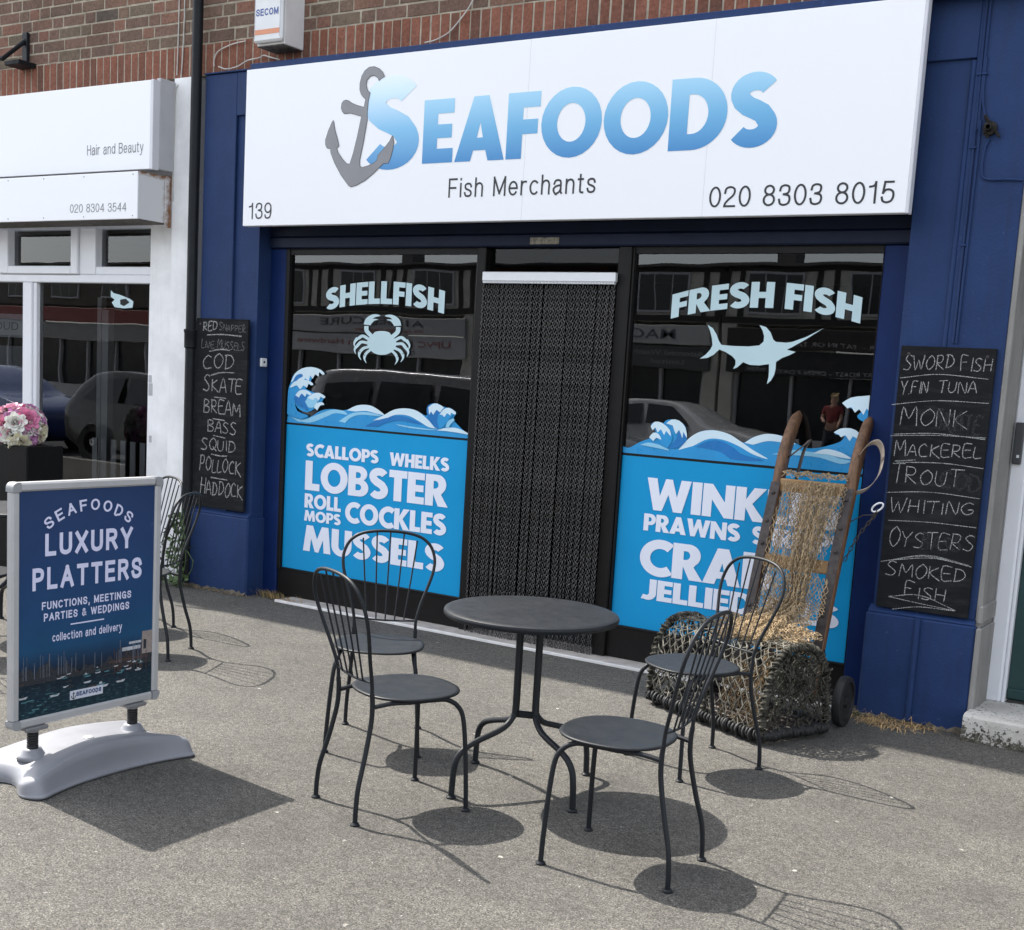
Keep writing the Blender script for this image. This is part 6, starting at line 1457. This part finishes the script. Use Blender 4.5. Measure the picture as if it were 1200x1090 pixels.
far_shop('plain brick shop across the street hidden behind the curtained doorway', -21.5, -17.2, ((.2, .2, .22, 1), (.1, .1, .12, 1)), [], 'redbrick_far', False)
far_shop('cream shop across the street with a pale sign and a dark lower sign', -17.1, -13.7, ((.36, .37, .37, 1), (.06, .062, .065, 1)), [('MAC', -14.9, -16.3, 2.92, .26, (.08, .08, .1, 1)), ('Advanced Wealth', -14.0, -16.2, 2.5, .13, (.22, .22, .22, 1)), ('Limited', -14.6, -15.6, 2.27, .12, (.22, .22, .22, 1))], 'render_cream')
far_shop('dark restaurant across the street with a round picture sign and roast menu lettering', -13.6, -8.2, ((.02, .015, .015, 1), (.012, .012, .013, 1)), [('EAT IN OR TAKE AWAY', -10.0, -12.6, 2.86, .1, (.3, .3, .3, 1)), ('- DINNER -', -8.6, -9.8, 2.86, .1, (.3, .3, .3, 1)), ('SUNDAY ROAST - OPEN 7 DAYS A WEEK', -8.9, -12.9, 2.2, .1, (.3, .3, .3, 1))], 'render_cream', chim=-12.55)
far_shop('long brown shop at the far left across the street with a small red sign', -52, -30.6, ((.2, .035, .03, 1), (.22, .22, .22, 1)), [], 'brownwall', False)
far_shop('plain cream shop at the far right across the street', -8.1, 12, ((.3, .31, .3, 1), (.14, .16, .2, 1)), [], 'render_cream', False)

def car(name, label, cat, x0, yc, L, H, paint, prof, glass, glow=0):
    """prof / glass: side outlines in fractions of length and height, front towards +x"""
    t = thing(name, label, cat, (x0 + L / 2, yc, -.12), 'vehicles parked along the kerb'); Wd = .88
    g = G(); P_ = [(x0 + a * L, -.12 + b * H) for a, b in sm(prof, 3)]
    ny = 9; n = len(P_); zb = -.12 + .55 * H; ins = lambda z: Wd - .25 * max(0, (z - zb) / (.45 * H)) - .06 * max(0, (.25 * H - (z + .12)) / (.25 * H))
    cx0 = sum(p[0] for p in P_) / n; cz0 = sum(p[1] for p in P_) / n
    rows = [(-1, .9), (-1, .97), (-.965, 1), (-.5, 1.006), (0, 1.012), (.5, 1.006), (.965, 1), (1, .97), (1, .9)]
    vs = [(cx0 + (x - cx0) * k, yc + s_ * ins(z), cz0 + (z - cz0) * k) for s_, k in rows for x, z in P_]
    fs = [(r * n + i, r * n + (i + 1) % n, (r + 1) * n + (i + 1) % n, (r + 1) * n + i) for r in range(len(rows) - 1) for i in range(n)] + [tuple(range(n)), tuple(range((len(rows) - 1) * n, len(rows) * n))]
    g.add(vs, fs); b = obj('body', g, paint, t, smooth='all')
    for poly in glass:
        g = G()
        for sgn in (-1, 1):
            pp = [(x0 + a * L, -.12 + bb * H) for a, bb in poly]
            g.add([(x, yc + sgn * (ins(z) + .012), z) for x, z in pp], [tuple(range(len(pp)))])
        obj('side_window', g, M['fardark'], t)
    a, c = glass[-1][-1], glass[-1][-2]
    for xf in (.2, .79):
        g = G(); g.lathe([(.18, -.92), (.31, -.93), (.325, -.88), (.325, -.72), (0, -.72)], (x0 + xf * L, yc, .205), 28, 'y'); g.lathe([(0, .72), (.325, .72), (.325, .88), (.31, .93), (.18, .92)], (x0 + xf * L, yc, .205), 28, 'y')
        wv = obj('wheel', g, M['rubber'], t, smooth=True)
        g = G(); g.lathe([(0, -.915), (.03, -.925), (.17, -.90), (.19, -.92)], (x0 + xf * L, yc, .205), 20, 'y'); g.lathe([(.19, .92), (.17, .90), (.03, .925), (0, .915)], (x0 + xf * L, yc, .205), 20, 'y'); obj('rim', g, M['alu'], wv, smooth=True)
    for s_ in (-1, 1):
        g = G(); g.box((x0 + .955 * L, yc + s_ * .5, -.12 + .40 * H), (x0 + .985 * L, yc + s_ * .76, -.12 + .48 * H), .02); obj('headlight', g, M['alu'], t)
    return t
vanp = [(.01, .2), (.0, .5), (.012, .8), (.03, .95), (.1, .995), (.3, 1.0), (.55, .985), (.64, .95), (.72, .82), (.78, .68), (.9, .62), (.975, .55), (.995, .42), (.99, .2), (.9, .13), (.5, .12), (.1, .13)]
vang = [[(.06, .58), (.07, .88), (.24, .91), (.24, .58)], [(.27, .58), (.27, .91), (.45, .91), (.46, .58)], [(.48, .58), (.48, .91), (.58, .89), (.7, .68), (.71, .58)]]
hat = [(.01, .25), (.005, .55), (.04, .72), (.12, .93), (.2, .985), (.35, 1.0), (.5, .97), (.62, .82), (.70, .68), (.85, .62), (.97, .52), (.995, .35), (.98, .18), (.85, .13), (.5, .12), (.12, .13)]
hatg = [[(.12, .68), (.18, .90), (.32, .94), (.33, .67)], [(.36, .67), (.35, .94), (.49, .92), (.6, .72), (.61, .67)]]
silver = mat_var('silver_car_paint', (.3, .3, .31, 1), .04, 2, .25, metal=.5, coat=.6)
car('parked_van', 'silver people carrier parked at the kerb, reflected in the shellfish window', 'van', -12.4, -1.3, 4.9, 1.76, silver, vanp, vang)
car('parked_car', 'blue hatchback parked at the kerb, reflected in the salon window', 'car', -22.5, -1.3, 4.0, 1.46, mat_var('blue_car_paint', (.03, .06, .22, 1), .04, 2, .25, coat=.7), hat, hatg)
car('parked_car', 'dark grey hatchback reflected in the salon window beside the blue car', 'car', -17.6, -1.3, 4.1, 1.5, mat_var('dark_car_paint', (.03, .032, .036, 1), .04, 2, .25, coat=.7), hat, hatg)
car('parked_car', 'white car parked across the road, reflected low in the fresh fish window', 'car', -13.6, -11.6, 4.2, 1.5, mat_var('white_car_paint', (.6, .6, .6, 1), .04, 2, .25, coat=.7), hat, hatg)

# passer-by reflected in the right window
pe = thing('person', 'passer-by in a red top and dark trousers reflected in the fresh fish window', 'person', (-9.6, -15.4, 0))
X0, Y0 = -9.6, -15.4
def sk(name, pts, edges, mat, parent):
    me = bpy.data.meshes.new(name); bmx = __import__('bmesh').new(); lay = bmx.verts.layers.skin.verify(); vv = []
    for i, p in enumerate(pts):
        v = bmx.verts.new((X0 + p[0], Y0 + p[1], p[2])); v[lay].radius = (p[3], p[4] if len(p) > 4 else p[3]); v[lay].use_root = i == 0; vv.append(v)
    for a, b in edges: bmx.edges.new((vv[a], vv[b]))
    bmx.to_mesh(me); bmx.free(); me.materials.append(mat)
    o = bpy.data.objects.new(name, me); COL.objects.link(o); o.modifiers.new('skin', 'SKIN').use_smooth_shade = True
    s_ = o.modifiers.new('sub', 'SUBSURF'); s_.levels = s_.render_levels = 2; put(o, parent); return o
mskin = mat_var('skin', (.48, .29, .21, 1), .08, 12, .55)
bd = [(0, 0, .92, .13, .1), (0, .01, 1.12, .12, .09), (0, .0, 1.33, .15, .1), (0, .0, 1.43, .055, .055), (0, .015, 1.5, .06, .062), (0, .02, 1.585, .078, .092), (0, .01, 1.65, .06, .07),
      (.17, 0, 1.38, .05), (.23, .02, 1.13, .042), (.22, .16, .97, .034), (.215, .2, .93, .03), (-.17, 0, 1.38, .05), (-.24, .03, 1.13, .042), (-.12, .22, 1.06, .034), (-.08, .25, 1.06, .03),
      (.09, 0, .86, .085), (.1, .02, .48, .06), (.1, -.04, .09, .042), (.105, .09, .03, .035), (-.09, 0, .86, .085), (-.1, .06, .48, .06), (-.1, .1, .09, .042), (-.105, .22, .03, .035)]
bde = [(0, 1), (1, 2), (2, 3), (3, 4), (4, 5), (5, 6), (2, 7), (7, 8), (8, 9), (9, 10), (2, 11), (11, 12), (12, 13), (13, 14), (0, 15), (15, 16), (16, 17), (17, 18), (0, 19), (19, 20), (20, 21), (21, 22)]
sk('body', bd, bde, mskin, pe)
sk('red_top', [(0, .0, .98, .15, .115), (0, .01, 1.12, .14, .11), (0, .0, 1.33, .17, .12), (.18, 0, 1.375, .07), (.225, .01, 1.2, .06), (-.18, 0, 1.375, .07), (-.228, .015, 1.2, .06), (0, 0, 1.41, .08, .075)], [(0, 1), (1, 2), (2, 3), (3, 4), (2, 5), (5, 6), (2, 7)], mat_var('red_cloth', (.2, .03, .032, 1), .15, 20, .85), pe)
sk('trousers', [(0, 0, .95, .145, .115), (.09, 0, .85, .1), (.1, .02, .48, .078), (.1, -.035, .12, .062), (-.09, 0, .85, .1), (-.1, .06, .48, .078), (-.1, .095, .12, .062)], [(0, 1), (1, 2), (2, 3), (0, 4), (4, 5), (5, 6)], mat_var('dark_cloth', (.03, .032, .045, 1), .15, 20, .85), pe)
sk('hair', [(0, -.015, 1.62, .085, .088), (0, -.035, 1.56, .075, .06), (0, .012, 1.665, .07, .075)], [(0, 1), (0, 2)], mat_var('fair_hair', (.4, .3, .17, 1), .2, 40, .7), pe)
